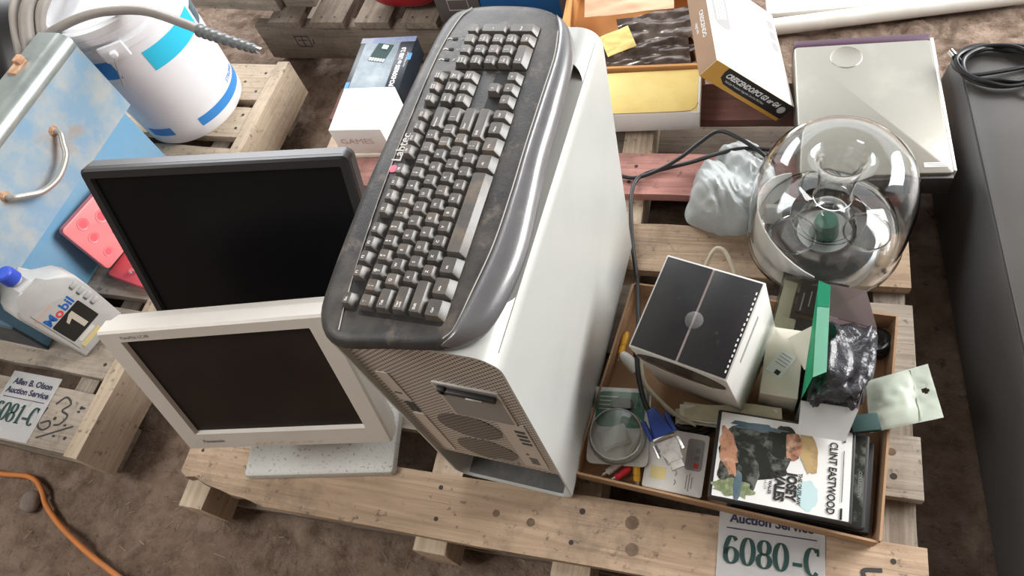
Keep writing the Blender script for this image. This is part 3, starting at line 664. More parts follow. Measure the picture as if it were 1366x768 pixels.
    key(10.8, 'A', 1, ':\n;', lt=.0038); key(11.8, 'A', 1, '"\n\'', lt=.0038); key(13.35, 'A', 2.1, 'Enter', lt=0.0038)
    key(0.65, 'Z', 2.25, 'Shift', lt=0.0042)
    for i, s in enumerate('ZXCVBNM'): key(2.3 + i, 'Z', 1, s)
    for i, s in enumerate(('<\n,', '>\n.', '?\n/')): key(9.3 + i, 'Z', 1, s, lt=.0038)
    key(13.1, 'Z', 2.6, 'Shift', lt=0.0042)
    for u, wd, s in ((0.1, 1.3, 'Ctrl'), (1.45, 1.3, 'Win'), (2.8, 1.3, 'Alt'), (10.1, 1.3, 'Alt'), (11.45, 1.3, 'Win'), (12.75, 1.2, 'Menu'), (13.85, 0.95, 'Ctrl')): key(u, 'S', wd, s, lt=0.0034)
    key(6.45, 'S', 5.9, ' ')
    for i, s in enumerate(('Print\nScrn', 'Scroll\nLock', 'Pause\nBreak')): key(15.1 + i, 'F', 0.95, s, lt=0.0030)
    for i, s in enumerate(('Insert', 'Home', 'Page\nUp')): key(15.1 + i, '1', 1, s, lt=0.0030)
    for i, s in enumerate(('Delete', 'End', 'Page\nDown')): key(15.1 + i, 'Q', 1, s, lt=0.0030)
    key(16.1, 'Z', 1, '↑'); 
    for i, s in enumerate(('←', '↓', '→')): key(15.1 + i, 'S', 1, s)
    for i, s in enumerate(('Num\nLock', '/', '*', '-')): key(18.55 + i, '1', 1, s, lt=0.0040)
    for i, s in enumerate(('7\nHome', '8\n↑', '9\nPgUp')): key(18.55 + i, 'Q', 1, s, lt=.0034)
    for i, s in enumerate(('4\n←', '5', '6\n→')): key(18.55 + i, 'A', 1, s, lt=.0036)
    for i, s in enumerate(('1\nEnd', '2\n↓', '3\nPgDn')): key(18.55 + i, 'Z', 1, s, lt=.0034)
    key(19.05, 'S', 1.95, '0\nIns', lt=.0038); key(20.55, 'S', 1, '.\nDel', lt=.0036)
    key(21.55, 'A', 1, '+', hgt=2.0, y=(rows['Q'] + rows['A']) / 2); key(21.55, 'Z', 1, 'Enter', hgt=2.0, y=(rows['Z'] + rows['S']) / 2, lt=.0034)
    # badge and lamps on the rim above the keys
    bm = BM(); a = KL(0.0175, 0.235)
    text(bm, 'Labtec', 0.0165, T(a[0] + 0.006, a[1], 0.0212) , bold=0.0003)
    finish('lettering', bm, 'legend', kb, smooth=0)
    bm = BM(); prism(bm, [(a[0] - 0.027 + 0.0055 * math.cos(k * PI / 12), a[1] + 0.0055 * math.sin(k * PI / 12)) for k in range(24)], 0.0202, 0.0210); finish('logo', bm, 'pink', kb)
    bm = BM()
    for k, s in enumerate(('N', 'C', 'S')):
        q = (off(18.9 + 1.0 * k), -0.034)
        box(bm, 0.004, 0.006, 0.0006, (q[0], q[1], 0.0203), mi=1)
        text(bm, s, 0.005, T(q[0], q[1] - 0.010, 0.0206), mi=0)
        ribbon(bm, [(q[0] - .001, q[1] + 0.004), (q[0] + .001, q[1] + .008), (q[0] - .001, q[1] + 0.011)], 0.0012, 0.0204)
    finish('indicator_lamps', bm, ['legend', 'well'], kb, smooth=0)
keyboard()

# ================================================================== MONITORS
def frame_ring(bm, w0, w1, z0, z1, W0, W1, Z0, Z1, d0, d1, r=0.008, mi=0, lip=0.003):
    """monitor front bezel: outer rectangle W0..W1/Z0..Z1 with an opening w0..w1/z0..z1, from depth d0 to d1"""
    n = 4
    def rr(x0, x1, a, b, rad): return rrect(x1 - x0, b - a, rad, n, (x0 + x1) / 2, (a + b) / 2)
    loops = [(rr(W0, W1, Z0, Z1, r), d1), (rr(W0, W1, Z0, Z1, r), d0 + 0.004), (rr(W0 + .003, W1 - .003, Z0 + .003, Z1 - .003, r * .8), d0),
             (rr(w0 - lip, w1 + lip, z0 - lip, z1 + lip, 0.002), d0), (rr(w0, w1, z0, z1, 0.001), d0 + 0.009)]
    V = [[bm.verts.new((p[0], d, p[1])) for p in L] for L, d in loops]; m = len(V[0])
    for A, B in zip(V[:-1], V[1:]):
        for i in range(m): bm.faces.new((A[i], A[(i + 1) % m], B[(i + 1) % m], B[i])).material_index = mi
def back_shell(bm, secs, r=0.008):
    V = [[bm.verts.new((p[0], d, p[1])) for p in rrect(x1 - x0, z1 - z0, r, 4, (x0 + x1) / 2, (z0 + z1) / 2)] for (x0, x1, z0, z1, d) in secs]; m = len(V[0])
    for A, B in zip(V[:-1], V[1:]):
        for i in range(m): bm.faces.new((A[i], A[(i + 1) % m], B[(i + 1) % m], B[i]))
    bm.faces.new(V[-1]); bm.faces.new(V[0][::-1])
def child_world(root, o):
    """o was built in world space: hang it under root without moving it"""
    bpy.context.view_layer.update(); o.parent = root; o.matrix_parent_inverse = root.matrix_world.inverted(); return o
XR = lambda a: Matrix.Rotation(R(a), 4, 'X')
ZR = lambda a: Matrix.Rotation(R(a), 4, 'Z')
YR = lambda a: Matrix.Rotation(R(a), 4, 'Y')

wm4 = T(-0.265, -0.0445, 0.2478) @ ZR(12.55) @ XR(-18.1) @ YR(-1.95)
wm = thing('monitor', 'beige monitor with dark screen on a dusty foot, in front of the black monitor', 'monitor', (-0.268, 0.02, 0.1405), R(13.9))
def wpart(name, bm, mats, smooth=40):
    bm.transform(wm4); return child_world(wm, finish(name, bm, mats, smooth=smooth))
bm = BM(); frame_ring(bm, -0.153, 0.154, 0.0435, 0.262, -0.190, 0.190, 0.0, 0.2865, 0.0, 0.028, 0.006); bz = wpart('bezel', bm, 'beige', 30)
bm = BM(); box(bm, 0.312, 0.003, 0.223, (0.0005, 0.0085, 0.0415)); wpart('screen', bm, 'screen_brown', 0)
bm = BM(); back_shell(bm, [(-0.189, 0.189, 0.001, 0.2855, 0.027), (-0.185, 0.185, 0.004, 0.282, 0.045), (-0.150, 0.150, 0.030, 0.250, 0.062), (-0.12, 0.12, 0.05, 0.23, 0.070)], 0.012); wpart('back_housing', bm, 'beige')
bm = BM(); text(bm, 'PanaFlat LC40', 0.0085, T(-0.151, -0.0004, 0.2735) @ XR(90), align='LEFT'); text(bm, 'Panasonic', 0.0105, T(-0.151, -0.0004, 0.0215) @ XR(90), align='LEFT', bold=0.0003); wpart('lettering', bm, 'grey_print', 0)
bm = BM()
for k in range(9):
    x = -0.055 + 0.0145 * k + random.uniform(-.004, .004); ribbon(bm, [(x, 0.006 + random.uniform(0, .006)), (x + .005, 0.012), (x + 0.008 + random.uniform(-.004, .004), 0.009 + random.uniform(0, .008))], random.uniform(.001, .0045), 0.0, T(0, -0.0002, 0) @ XR(90))
wpart('scuff_marks', bm, 'tan_scuff', 0)
bm = BM(); prism(bm, rrect(0.285, 0.195, 0.006, 4, 0, 0.012), 0.0, 0.018, bev=0.005); finish('foot', bm, 'beige_dirty', wm)
bm = BM()
A = wm4 @ Vector((-0.05, 0.066, 0.09)); inv = wm.matrix_basis
bpy.context.view_layer.update(); iw = wm.matrix_world.inverted()
top = [iw @ (wm4 @ Vector(p)) for p in ((-.05, .064, .05), (.05, .064, .05), (.05, .064, .14), (-.05, .064, .14))]
bot = [Vector((-.06, .01, .016)), Vector((.06, .01, .016)), Vector((.06, .085, .016)), Vector((-.06, .085, .016))]
V0 = [bm.verts.new(p) for p in bot]; V1 = [bm.verts.new(p) for p in top]
for i in range(4): bm.faces.new((V0[i], V0[(i + 1) % 4], V1[(i + 1) % 4], V1[i]))
bm.faces.new(V0[::-1]); bm.faces.new(V1); finish('neck', bm, 'beige', wm)

bm4 = T(-0.34, 0.25, 0.616) @ ZR(13.3) @ XR(-20.8) @ YR(3.75)
bmn = thing('monitor', 'black flat monitor with thin bezel standing behind the beige monitor', 'monitor', (-0.375, 0.30, 0.1405), R(13.3))
def bpart(name, bm, mats, smooth=40):
    bm.transform(bm4); return child_world(bmn, finish(name, bm, mats, smooth=smooth))
bm = BM(); frame_ring(bm, -0.199, 0.199, -0.342, -0.018, -0.2155, 0.2155, -0.361, 0.0, 0.0, 0.022, 0.010); bpart('bezel', bm, 'bezel_black', 30)
bm = BM(); box(bm, 0.402, 0.003, 0.328, (0, 0.008, -0.344)); bpart('screen', bm, 'screen_black', 0)
bm = BM(); back_shell(bm, [(-0.2158, 0.2158, -0.3612, 0.0003, 0.0115), (-0.2158, 0.2158, -0.3612, 0.0003, 0.030), (-0.206, 0.206, -0.352, -0.010, 0.040), (-0.14, 0.14, -0.29, -0.07, 0.052)], 0.012); bpart('back_housing', bm, 'bezel_grey')
bpy.context.view_layer.update(); iw = bmn.matrix_world.inverted()
top = [iw @ (bm4 @ Vector(p)) for p in ((-.035, .051, -.25), (.035, .051, -.25), (.035, .051, -.15), (-.035, .051, -.15))]
bot = [Vector((-.045, -.03, .012)), Vector((.045, -.03, .012)), Vector((.045, .03, .012)), Vector((-.045, .03, .012))]
bm = BM(); V0 = [bm.verts.new(p) for p in bot]; V1 = [bm.verts.new(p) for p in top]
for i in range(4): bm.faces.new((V0[i], V0[(i + 1) % 4], V1[(i + 1) % 4], V1[i]))
bm.faces.new(V0[::-1]); bm.faces.new(V1); finish('neck', bm, 'bezel_black', bmn)
bm = BM(); prism(bm, rrect(0.25, 0.19, 0.04, 6), 0, 0.014, bev=0.004); finish('foot', bm, 'bezel_black', bmn)

# ================================================================== LEFT PALLET: toolbox, bucket, hose, bottle, drill case, tag
tb = thing('toolbox', 'scratched blue steel toolbox with a bent bar handle on the left pallet', 'toolbox', (-1.0, 0.33, 0.1405))
def L(x, y, z): return (x + 1.0, y - 0.33, z - 0.1405)
bm = BM()
box(bm, 0.33, 0.54, 0.185, L(-1.165, 0.330, 0.1405), bev=0.006); finish('body', bm, 'tool_blue2', tb)
bm = BM(); prism(bm, [(0.0, 0.0), (0.002, 0.0), (0.002, 0.05), (0.0, 0.06)], 0, 0.001)
bm.free()
bm = BM()   # lid: a deep cover with a rounded top edge, run along y
pr = [(-0.962, 0.326), (-0.960, 0.500)] + [(-0.985 + 0.026 * math.cos(R(a)), 0.505 + 0.026 * math.sin(R(a))) for a in range(0, 91, 15)] + [(-1.035, 0.5305), (-1.040, 0.528), (-1.040, 0.330)]
pr = [(a + 1.0, b - 0.1405) for a, b in pr]
prism(bm, pr, -(0.600 - 0.33), -(0.045 - 0.33), XR(90)); lid = finish('lid', bm, 'tool_blue', tb, smooth=50)
bm = BM()
pr2 = [(-0.9590 + 1, 0.498 - .1405)] + [(-0.985 + 1 + 0.0275 * math.cos(R(a)), 0.505 - .1405 + 0.0275 * math.sin(R(a))) for a in range(0, 91, 10)] + [(-1.036 + 1, 0.5320 - .1405), (-1.036 + 1, 0.5306 - .1405)] + [(-0.985 + 1 + 0.0262 * math.cos(R(a)), 0.505 - .1405 + 0.0262 * math.sin(R(a))) for a in range(90, -1, -10)] + [(-0.9604 + 1, 0.498 - .1405)]
prism(bm, pr2, -(0.6005 - 0.33), -(0.0445 - 0.33), XR(90)); finish('worn_bright_edge', bm, 'tool_edge', lid, smooth=50)  # silver strip paints the highlight along the lid's top bend
bm = BM(); tube(bm, [L(*p) for p in ((-0.960, 0.425, 0.432), (-0.945, 0.424, 0.430), (-0.937, 0.408, 0.418), (-0.928, 0.385, 0.403), (-0.924, 0.340, 0.394), (-0.930, 0.300, 0.400), (-0.937, 0.275, 0.418), (-0.945, 0.258, 0.432), (-0.960, 0.256, 0.434))], 0.0062, 12, 8)
finish('handle', bm, 'steel_bar', lid, smooth=60)
for yy, zc in ((0.425, 0.434), (0.256, 0.436)):
    bm = BM(); lathe(bm, [(0, 0.005), (0.007, 0.004), (0.012, 0.0)], 8, T(*L(-0.9605, yy, zc)) @ YR(90)); finish('handle_bolt', bm, 'rust', lid, smooth=0)
bm = BM(); box(bm, 0.024, 0.040, 0.006, L(-1.015, 0.50, 0.531), bev=.002); box(bm, 0.016, 0.020, 0.012, L(-1.012, 0.512, 0.536), bev=0.003); finish('latch', bm, 'rust', lid)
bm = BM(); box(bm, 0.332, 0.004, 0.10, L(-1.165, 0.058, 0.1405)); finish('dark_end', bm, 'tool_dark', tb)  # lower near end face, a darker blue grey than the body

bk = thing('bucket', 'white plastic bucket with blue label bands standing on the left pallet behind the toolbox', 'bucket', (-1.012, 0.772, 0.1405))
br = lambda z: 0.134 + 0.055 * z
bm = BM(); lathe(bm, [(0, 0.004), (0.118, 0.004), (0.122, 0.0), (0.129, 0.0), (br(.006), 0.006)] + [(br(z / 100), z / 100) for z in (5, 15, 25, 30)] + [(br(.30) + .006, 0.302), (br(.30) + .007, 0.318), (br(.32), 0.322), (br(.33), 0.333), (br(.335) + .008, 0.336), (br(.35) + .008, 0.350), (br(.36), 0.356), (br(.365), 0.366), (br(.368) - .006, 0.368), (br(.35) - .006, 0.35), (br(.1) - .006, .1), (0.118, 0.012), (0, 0.012)], 72)
finish('body', bm, 'bucket', bk, smooth=45)
bm = BM(); lathe(bm, [(0, 0.356), (0.135, 0.356), (0.140, 0.372), (0.156, 0.373), (0.1615, 0.368), (0.1615, 0.352), (0.158, 0.352)], 72); finish('lid', bm, 'bucket', bk, smooth=40)
def patch(a0, a1, z0, z1, skew=0.0, d=0.0006):
    bm = BM(); surf(bm, lambda s, t: Vector(((br(z0 + (z1 - z0) * t) + d) * math.cos(R(a0 + (a1 - a0) * s)), (br(z0 + (z1 - z0) * t) + d) * math.sin(R(a0 + (a1 - a0) * s)), z0 + (z1 - z0) * t + skew * s)), 16, 2); return bm
finish('label_band', patch(-42, 20, 0.222, 0.276), 'cyan', bk); finish('label_band', patch(-42, 60, 0.032, 0.058), 'blue_print', bk)
finish('label_band', patch(-100, -72, 0.036, 0.062), 'blue_print', bk); finish('label_band', patch(-100, -70, 0.235, 0.285), 'blue_print', bk)
finish('label_print', patch(24, 46, 0.215, 0.262), 'usb_art', bk)
bm = BM(); lt = text_mesh('STRONG', 0.016, 0.0002); 
for v in [0]:
    mm = T(0, 0, 0.072); vs = []
    for vv in lt.vertices:
        a = R(22) + vv.co.x / 0.139; vs.append(bm.verts.new(((br(.072) + .0008) * math.cos(a), (br(.072) + .0008) * math.sin(a), 0.072 + vv.co.y)))
    for p in lt.polygons: bm.faces.new([vs[i] for i in p.vertices])
finish('lettering', bm, 'blue_print', bk, smooth=0)
bm = BM(); a = R(-58); e4 = ZR(-58) @ T(br(.30) + 0.002, 0, 0.308) @ YR(90)
box(bm, 0.040, 0.058, 0.010, (0, 0, 0), e4, bev=.004); box(bm, 0.014, 0.014, 0.020, (0, 0, 0), e4, bev=.003); finish('handle_ear', bm, 'bucket', bk)
bm = BM(); e = ZR(-58); tube(bm, [e @ Vector(p) for p in ((0.160, 0, 0.305), (0.172, -0.004, 0.300), (0.174, -0.014, 0.275), (0.171, -0.030, 0.235))], 0.0022, 8, 8); finish('wire_handle', bm, 'alu_dark', bk)

hs = thing('hose', 'grey brown rubber hose with ribbed end resting across the white bucket', 'hose', (-1.0, 0.65, 0.52))
H = lambda pts: [(x + 1.0, y - 0.65, z - 0.52) for x, y, z in pts]
bm = BM(); tube(bm, H([(-1.30, 0.90, 0.50), (-1.20, 0.70, 0.47), (-1.09, 0.615, 0.49), (-1.02, 0.618, 0.520), (-0.955, 0.648, 0.530), (-0.90, 0.672, 0.527), (-0.81, 0.682, 0.520), (-0.70, 0.660, 0.507), (-0.662, 0.648, 0.503)]), 0.0095, 14, 8); finish('tube', bm, 'hose', hs)
bm = BM()
def rib(t): return 0.0115 - 0.004 * t + 0.0022 * max(0.0, math.sin(t * 2 * PI * 9))
tube(bm, H([(-0.668, 0.650, 0.503), (-0.62, 0.637, 0.500), (-0.56, 0.622, 0.497), (-0.512, 0.610, 0.495)]), rib, 16, 40); finish('ribbed_end', bm, 'hose_dark', hs, smooth=60)
bm = BM(); tube(bm, H([(-0.514, 0.6105, 0.495), (-0.499, 0.607, 0.4945)]), 0.0062, 12, 2); finish('end_cap', bm, 'chrome', hs)
for k, (c0, c1, rr) in enumerate((((-1.070, 0.527, 0.474), (-1.135, 0.676, 0.552), 0.0105), ((-1.066, 0.541, 0.466), (-1.097, 0.682, 0.550), 0.0150), ((-1.062, 0.578, 0.468), (-1.068, 0.692, 0.545), 0.0105))):
    hk = thing('hose', ('thin brown hose strand nearest the black rubber strip behind the toolbox', 'thick grey middle hose strand behind the toolbox', 'brown hose strand nearest the white bucket rim')[k], 'hose', (c0[0], c0[1], 0.33), 0, None)
    q = lambda p: (p[0] - c0[0], p[1] - c0[1], p[2] - 0.33)
    bm = BM(); tube(bm, [q(p) for p in ((c0[0] - .03, c0[1] - .05, 0.336 + rr), (c0[0] - .012, c0[1] - .03, 0.39), c0, (c0[0] * .45 + c1[0] * .55, c0[1] * .45 + c1[1] * .55, c1[2] - .018), c1, (c1[0] - .035, c1[1] + .10, 0.542), (c1[0] - .10, c1[1] + .22, 0.535))], rr, 14, 8); finish('tube', bm, 'hose', hk)
bm = BM(); surf(bm, lambda s, t: Vector((-1.075 - 0.13 * s - 0.012 * math.sin(PI * t) + 0.050 * (t - .5), 0.478 + 0.235 * s + 0.020 * (t - .5), 0.455 + 0.10 * math.sin(s * 1.9) - 0.02 * (t - .5))), 12, 3, thick=0.006)
tag(finish('rubber_strip', bm, 'cable'), 'black rubber strip draped behind the toolbox at the left edge', 'rubber strip')

# motor oil bottle
xd = Vector((0.26, 0.965, 0)).normalized(); nn = Vector((xd.y, -xd.x, 0))
oil4 = Matrix(((xd.x, -nn.x, 0, -0.873), (xd.y, -nn.y, 0, 0.110), (0, 0, 1, 0.1405), (0, 0, 0, 1)))
ob = thing('oil_bottle', 'silver grey motor oil bottle with blue cap and black number label', 'bottle', mat4=oil4)
prof = [(-0.056, 0.004), (-0.052, 0.0), (0.054, 0.0), (0.060, 0.004), (0.066, 0.10), (0.068, 0.150), (0.060, 0.170), (0.030, 0.196), (0.016, 0.212), (0.012, 0.220), (-0.016, 0.220), (-0.022, 0.212), (-0.050, 0.195), (-0.058, 0.180)]
bm = BM(); prism(bm, prof, -0.062, 0.0, XR(90))
es = [e for e in bm.edges if abs(e.verts[0].co.y - e.verts[1].co.y) < 1e-6]
bmesh.ops.bevel(bm, geom=es, offset=0.008, segments=3, profile=0.5, affect='EDGES', clamp_overlap=True)
bod = finish('body', bm, 'oil_grey', ob, smooth=45)
bm = BM(); c4 = T(-0.002, 0.031, 0.218); lathe(bm, [(0.013, 0.0), (0.013, 0.010)], 24, c4); lathe(bm, [(0, 0.034), (0.014, 0.034), (0.0165, 0.031)] + [(0.0168 + (0.0006 if k % 2 else 0), 0.030 - k * 0.002) for k in range(12)] + [(0.014, 0.006)], 32, c4, mi=1); finish('cap', bm, ['oil_grey', 'cap_blue'], ob)
f4 = T(0, -0.0008, 0) @ XR(90)
bm = BM(); prism(bm, [(-0.044, 0.030), (0.036, 0.030), (0.034, 0.130), (0.010, 0.150), (-0.042, 0.168)], 0.0, 0.0006, f4); lb = finish('label', bm, 'label_grey', ob)
bm = BM(); prism(bm, rrect(0.072, 0.062, .003, 3, -0.004, 0.083), 0.0, 0.0012, f4); finish('label_panel', bm, 'label_black', lb)
g4 = T(0, -0.0022, 0) @ XR(90)
bm = BM(); text(bm, 'M', 0.030, T(0, -.0015, 0) @ XR(90) @ T(-0.030, 0.127, 0), bold=0.001); text(bm, 'o', 0.030, T(0, -.0015, 0) @ XR(90) @ T(-0.010, 0.125, 0), mi=1, bold=0.001); text(bm, 'bil', 0.030, T(0, -.0015, 0) @ XR(90) @ T(0.014, 0.127, 0), bold=0.001)
finish('brand_lettering', bm, ['txt_blue', 'txt_red'], lb, smooth=0)
bm = BM(); prism(bm, [(-0.004, 0.060), (0.008, 0.060), (0.008, 0.108), (-0.001, 0.108), (-0.016, 0.099), (-0.016, 0.091), (-0.004, 0.096)], 0, 0.0005, g4); finish('number', bm, 'txt_silver', lb, smooth=0)
bm = BM(); text(bm, 'advanced', 0.011, T(0, -.0015, 0) @ XR(90) @ T(-0.026, 0.152, 0)); finish('lettering', bm, 'txt_orange', lb, smooth=0)
bm = BM(); prism(bm, rrect(0.04, 0.010, .003, 3, -0.012, 0.044), 0.0006, 0.0012, f4); finish('grade_mark', bm, 'card_white', lb, smooth=0)
bm = BM(); prism(bm, rrect(0.05, 0.012, .001, 2, -0.012, 0.030), 0.0006, 0.0012, f4); finish('yellow_strip', bm, 'txt_yellow', lb, smooth=0)
for k in range(4):
    bm = BM(); box(bm, 0.016, 0.006, 0.012, (0.051, -0.002, 0.078 + 0.020 * k), bev=.003); finish('grip_rib', bm, 'oil_grey', bod)

# open coral case with sockets
dc = thing('drill_bit_case', 'open coral plastic bit case leaning against the blue toolbox behind the oil bottle', 'case', (-0.945, 0.30, 0.1405), 0)
lid4 = frame4((-0.955, 0.258, 0.161), (0.03, 0.25, -0.020), (-0.030, 0.0, 0.130))
bm = BM(); prism(bm, rrect(0.20, 0.132, 0.010, 4, 0.100, 0.066), 0.0, 0.016, bev=0.003)
bm.transform(lid4); lo = child_world(dc, finish('lid', bm, 'coral', smooth=35))
for (a, b, r) in ((.032, .028, .010), (.035, .072, .011), (.042, .108, .012), (.082, .045, .011), (.082, .090, .013), (.125, .060, .012), (.13, .105, .012)):
    bm = BM(); lathe(bm, [(r * .75, 0.0163), (r, 0.0163), (r * 1.1, 0.0172), (r * 1.12, 0.016)], 20); lathe(bm, [(0, 0.0162), (r * .78, 0.0164)], 20, mi=1); bm.transform(lid4 @ T(a, b, 0)); child_world(lo, finish('socket_recess', bm, ['coral', 'pinkred']))
base4 = frame4((-0.950, 0.250, 0.1412), (0.235, -0.035, 0.0), (0.03, 0.20, 0.0))
bm = BM(); prism(bm, rrect(0.15, 0.20, 0.008, 4, 0.078, 0.100), 0.0, 0.016, bev=.003); bm.transform(base4); bo = child_world(dc, finish('tray', bm, 'pinkred', smooth=35))
for (a, b) in ((0.07, 0.025), (0.095, 0.05)):
    bm = BM(); lathe(bm, [(0.0, 0.010), (0.006, 0.010), (0.008, 0.008), (0.008, 0), (0, 0)], 16); bm.transform(base4 @ T(a, b, 0.0158)); child_world(dc, finish('socket', bm, 'chrome'))

def auction_tag(name, label, m4, w, h, top, number, x_off=0.0):
    t = thing(name, label, 'tag', mat4=m4)
    bm = BM(); n = 14
    g = [[bm.verts.new((w * i / n - w / 2, h * j / n - h, 0.0006 + 0.0006 * math.sin(3 * i / n) * math.sin(2.5 * j / n))) for j in range(n + 1)] for i in range(n + 1)]
    for i in range(n):
        for j in range(n): bm.faces.new((g[i][j], g[i + 1][j], g[i + 1][j + 1], g[i][j + 1]))
    fs = bm.faces[:]; bmesh.ops.solidify(bm, geom=fs, thickness=0.0003); finish('paper', bm, 'paper', t)
    z = 0.0017
    bm = BM(); text(bm, 'Allen B. Olson', 0.0185, T(0.002, -0.022, z), bold=0.0006); text(bm, 'Auction Service', 0.0185, T(0, -0.042, z), bold=0.0006)
    box(bm, w * 0.85, 0.0016, 0.0002, (0, -0.057, z)); finish('heading', bm, 'tag_navy', t, smooth=0)
    # condensed high-contrast numerals
    bm = BM(); x = -w * 0.44; yb = -0.108; hh = 0.040; m = T(0, 0, z)
    fat = lambda lo, hi: (lambda tt, d: lo + (hi - lo) * abs(d.y) ** 2)
    def ell(cx, cy, rx, ry, lo=0.0022, hi=0.0068, a0=0, a1=360, n=20):
        cl = abs(a1 - a0) >= 360
        P = [(cx + rx * math.cos(R(a0 + (a1 - a0) * k / n)), cy + ry * math.sin(R(a0 + (a1 - a0) * k / n))) for k in range(n + (0 if cl else 1))]
        ribbon(bm, P, fat(lo, hi), 0, m, closed=cl, n=3)
    adv = w * 0.158
    for ch in number:
        c = x + adv * 0.45; rx = adv * 0.34
        if ch == '0': ell(c, yb + hh / 2, rx, hh / 2 - .001)
        elif ch == '8': ell(c, yb + hh * .73, rx * .86, hh * .25); ell(c, yb + hh * .26, rx, hh * .25)
        elif ch == '6':
            ell(c, yb + hh * .29, rx, hh * .28)
            ribbon(bm, [(c - rx, yb + hh * .3), (c - rx * .95, yb + hh * .6), (c - rx * .4, yb + hh * .93), (c + rx * .35, yb + hh * .96), (c + rx * .8, yb + hh * .84)], fat(.0022, .0068), 0, m)
        elif ch == '1':
            ribbon(bm, [(c, yb), (c, yb + hh * .5), (c, yb + hh)], 0.0068, 0, m, n=2); ribbon(bm, [(c - .007, yb + .0008), (c, yb + .0008), (c + .007, yb + .0008)], 0.0018, 0, m, n=2); ribbon(bm, [(c - .007, yb + hh * .84), (c - .003, yb + hh * .9), (c, yb + hh * .97)], 0.002, 0, m, n=2)
        elif ch == '-': ribbon(bm, [(c - .007, yb + hh * .32), (c, yb + hh * .32), (c + .006, yb + hh * .32)], 0.0052, 0, m, n=2)
        elif ch == 'C':
            ell(c + .001, yb + hh / 2, rx * 1.1, hh / 2 - .001, a0=48, a1=312); ribbon(bm, [(c + rx, yb + hh * .98), (c + rx, yb + hh * .85), (c + rx, yb + hh * .72)], 0.003, 0, m, n=2)
        x += adv * (0.80 if ch in '1-' else 0.98)
    finish('lot_number', bm, 'tag_ink', t, smooth=0)
auction_tag('auction_tag', 'white paper lot tag reading 6081-C on the left pallet', T(-0.984, -0.001, 0.1407) @ ZR(2), 0.137, 0.142, 0, '6081-C')
auction_tag('auction_tag', 'white paper lot tag reading 6080-C on the front pallet board by the tray', T(0.501, 0.074, 0.1412) @ ZR(4.5) @ XR(0.3), 0.150, 0.158, 0, '6080-C')

# ground things
oc = BM(); tube(oc, [(-1.30, -0.225, 0.004), (-1.18, -0.205, 0.004), (-1.089, -0.202, 0.004), (-1.02, -0.192, 0.004), (-0.985, -0.196, 0.004), (-0.955, -0.212, 0.004), (-0.925, -0.236, 0.003), (-0.87, -0.262, 0.003), (-0.806, -0.284, 0.003), (-0.742, -0.302, 0.003), (-0.672, -0.318, 0.003), (-0.56, -0.345, 0.003), (-0.40, -0.42, 0.003), (-0.15, -0.60, 0.003), (0.2, -0.72, 0.003), (0.6, -0.95, 0.003)], 0.0058, 10, 8)
tag(finish('extension_cord', oc, 'cord_orange'), 'dirty orange extension cord lying on the dirt', 'cord')
st = BM(); bmesh.ops.create_icosphere(st, subdivisions=3, radius=1.0)
for v in st.verts:
    d = 1 + 0.22 * noise.noise(v.co * 1.3 + Vector((3, 0, 0))); v.co = Vector((v.co.x * 0.022 * d, v.co.y * 0.024 * d, v.co.z * 0.014 * d))
so = finish('stone', st, 'stone', loc=(-0.972, -0.238, 0.001)); tag(so, 'small grey stone on the dirt beside the orange cord', 'stone')
sb = BM(); rnd = random.Random(5)
for k in range(230):
    x, y = rnd.uniform(-1.1, 0.55), rnd.uniform(-0.42, -0.02)
    if rnd.random() < .3: x, y = rnd.uniform(-0.72, -0.58), rnd.uniform(0, 1.2)
    if rnd.random() < .12: x, y = rnd.uniform(0.45, 0.95), rnd.uniform(1.06, 1.20)
    a = rnd.uniform(0, PI); l = rnd.uniform(.006, .03) * rnd.random() + .004; r = rnd.uniform(.0004, .0009)
    z = ground_z(x, y) + .0018
    tube(sb, [(x, y, z), (x + l * math.cos(a), y + l * math.sin(a), z + rnd.uniform(-.001, .002))], r, 4, 1, smooth=False)
tag(finish('straw_litter', sb, 'straw', smooth=0), 'scattered bits of dry straw on the dirt', 'straw', kind='stuff')

# ================================================================== CARDBOARD TRAY AND WHAT LIES IN IT
TZ = 0.1412
tr = thing('cardboard_tray', 'shallow brown cardboard tray full of odds and ends on the front pallet', 'tray', (0.43, 0.21, TZ))
def wall_box(bm, P, Q, h0, h1, t, lean=(0, 0, 0), mi=0):
    """thin upright wall from P to Q (xy), heights h0/h1, thickness t to its left side"""
    P = Vector((P[0], P[1], 0)); Q = Vector((Q[0], Q[1], 0)); d = (Q - P).normalized(); n = Vector((-d.y, d.x, 0)) * t; L3 = Vector(lean)
    a = [P, Q, Q + n, P + n]; hh = [h0, h1, h1, h0]
    lo = [bm.verts.new(v) for v in a]; hi = [bm.verts.new(v + Vector((0, 0, h)) + L3) for v, h in zip(a, hh)]
    for f in [lo[::-1], hi] + [[lo[i], lo[(i + 1) % 4], hi[(i + 1) % 4], hi[i]] for i in range(4)]: bm.faces.new(f).material_index = mi
cr_ = [(0.204, 0.036), (0.643, 0.032), (0.652, 0.392), (0.229, 0.388)]
cl = [(a - 0.43, b - 0.21) for a, b in cr_]
bm = BM(); prism(bm, cl, 0, 0.003); finish('bottom', bm, 'card', tr, smooth=0)
for i in range(4):
    bm = BM(); wall_box(bm, cl[i], cl[(i + 1) % 4], 0.043 if i != 0 else 0.038, 0.043 if i != 0 else 0.040, 0.0035, ((0, -.003, 0), (.004, 0, 0), (0, .002, 0), (-.003, 0, 0))[i]); finish('side', bm, 'card', tr, smooth=0)
FZ = TZ + 0.0035
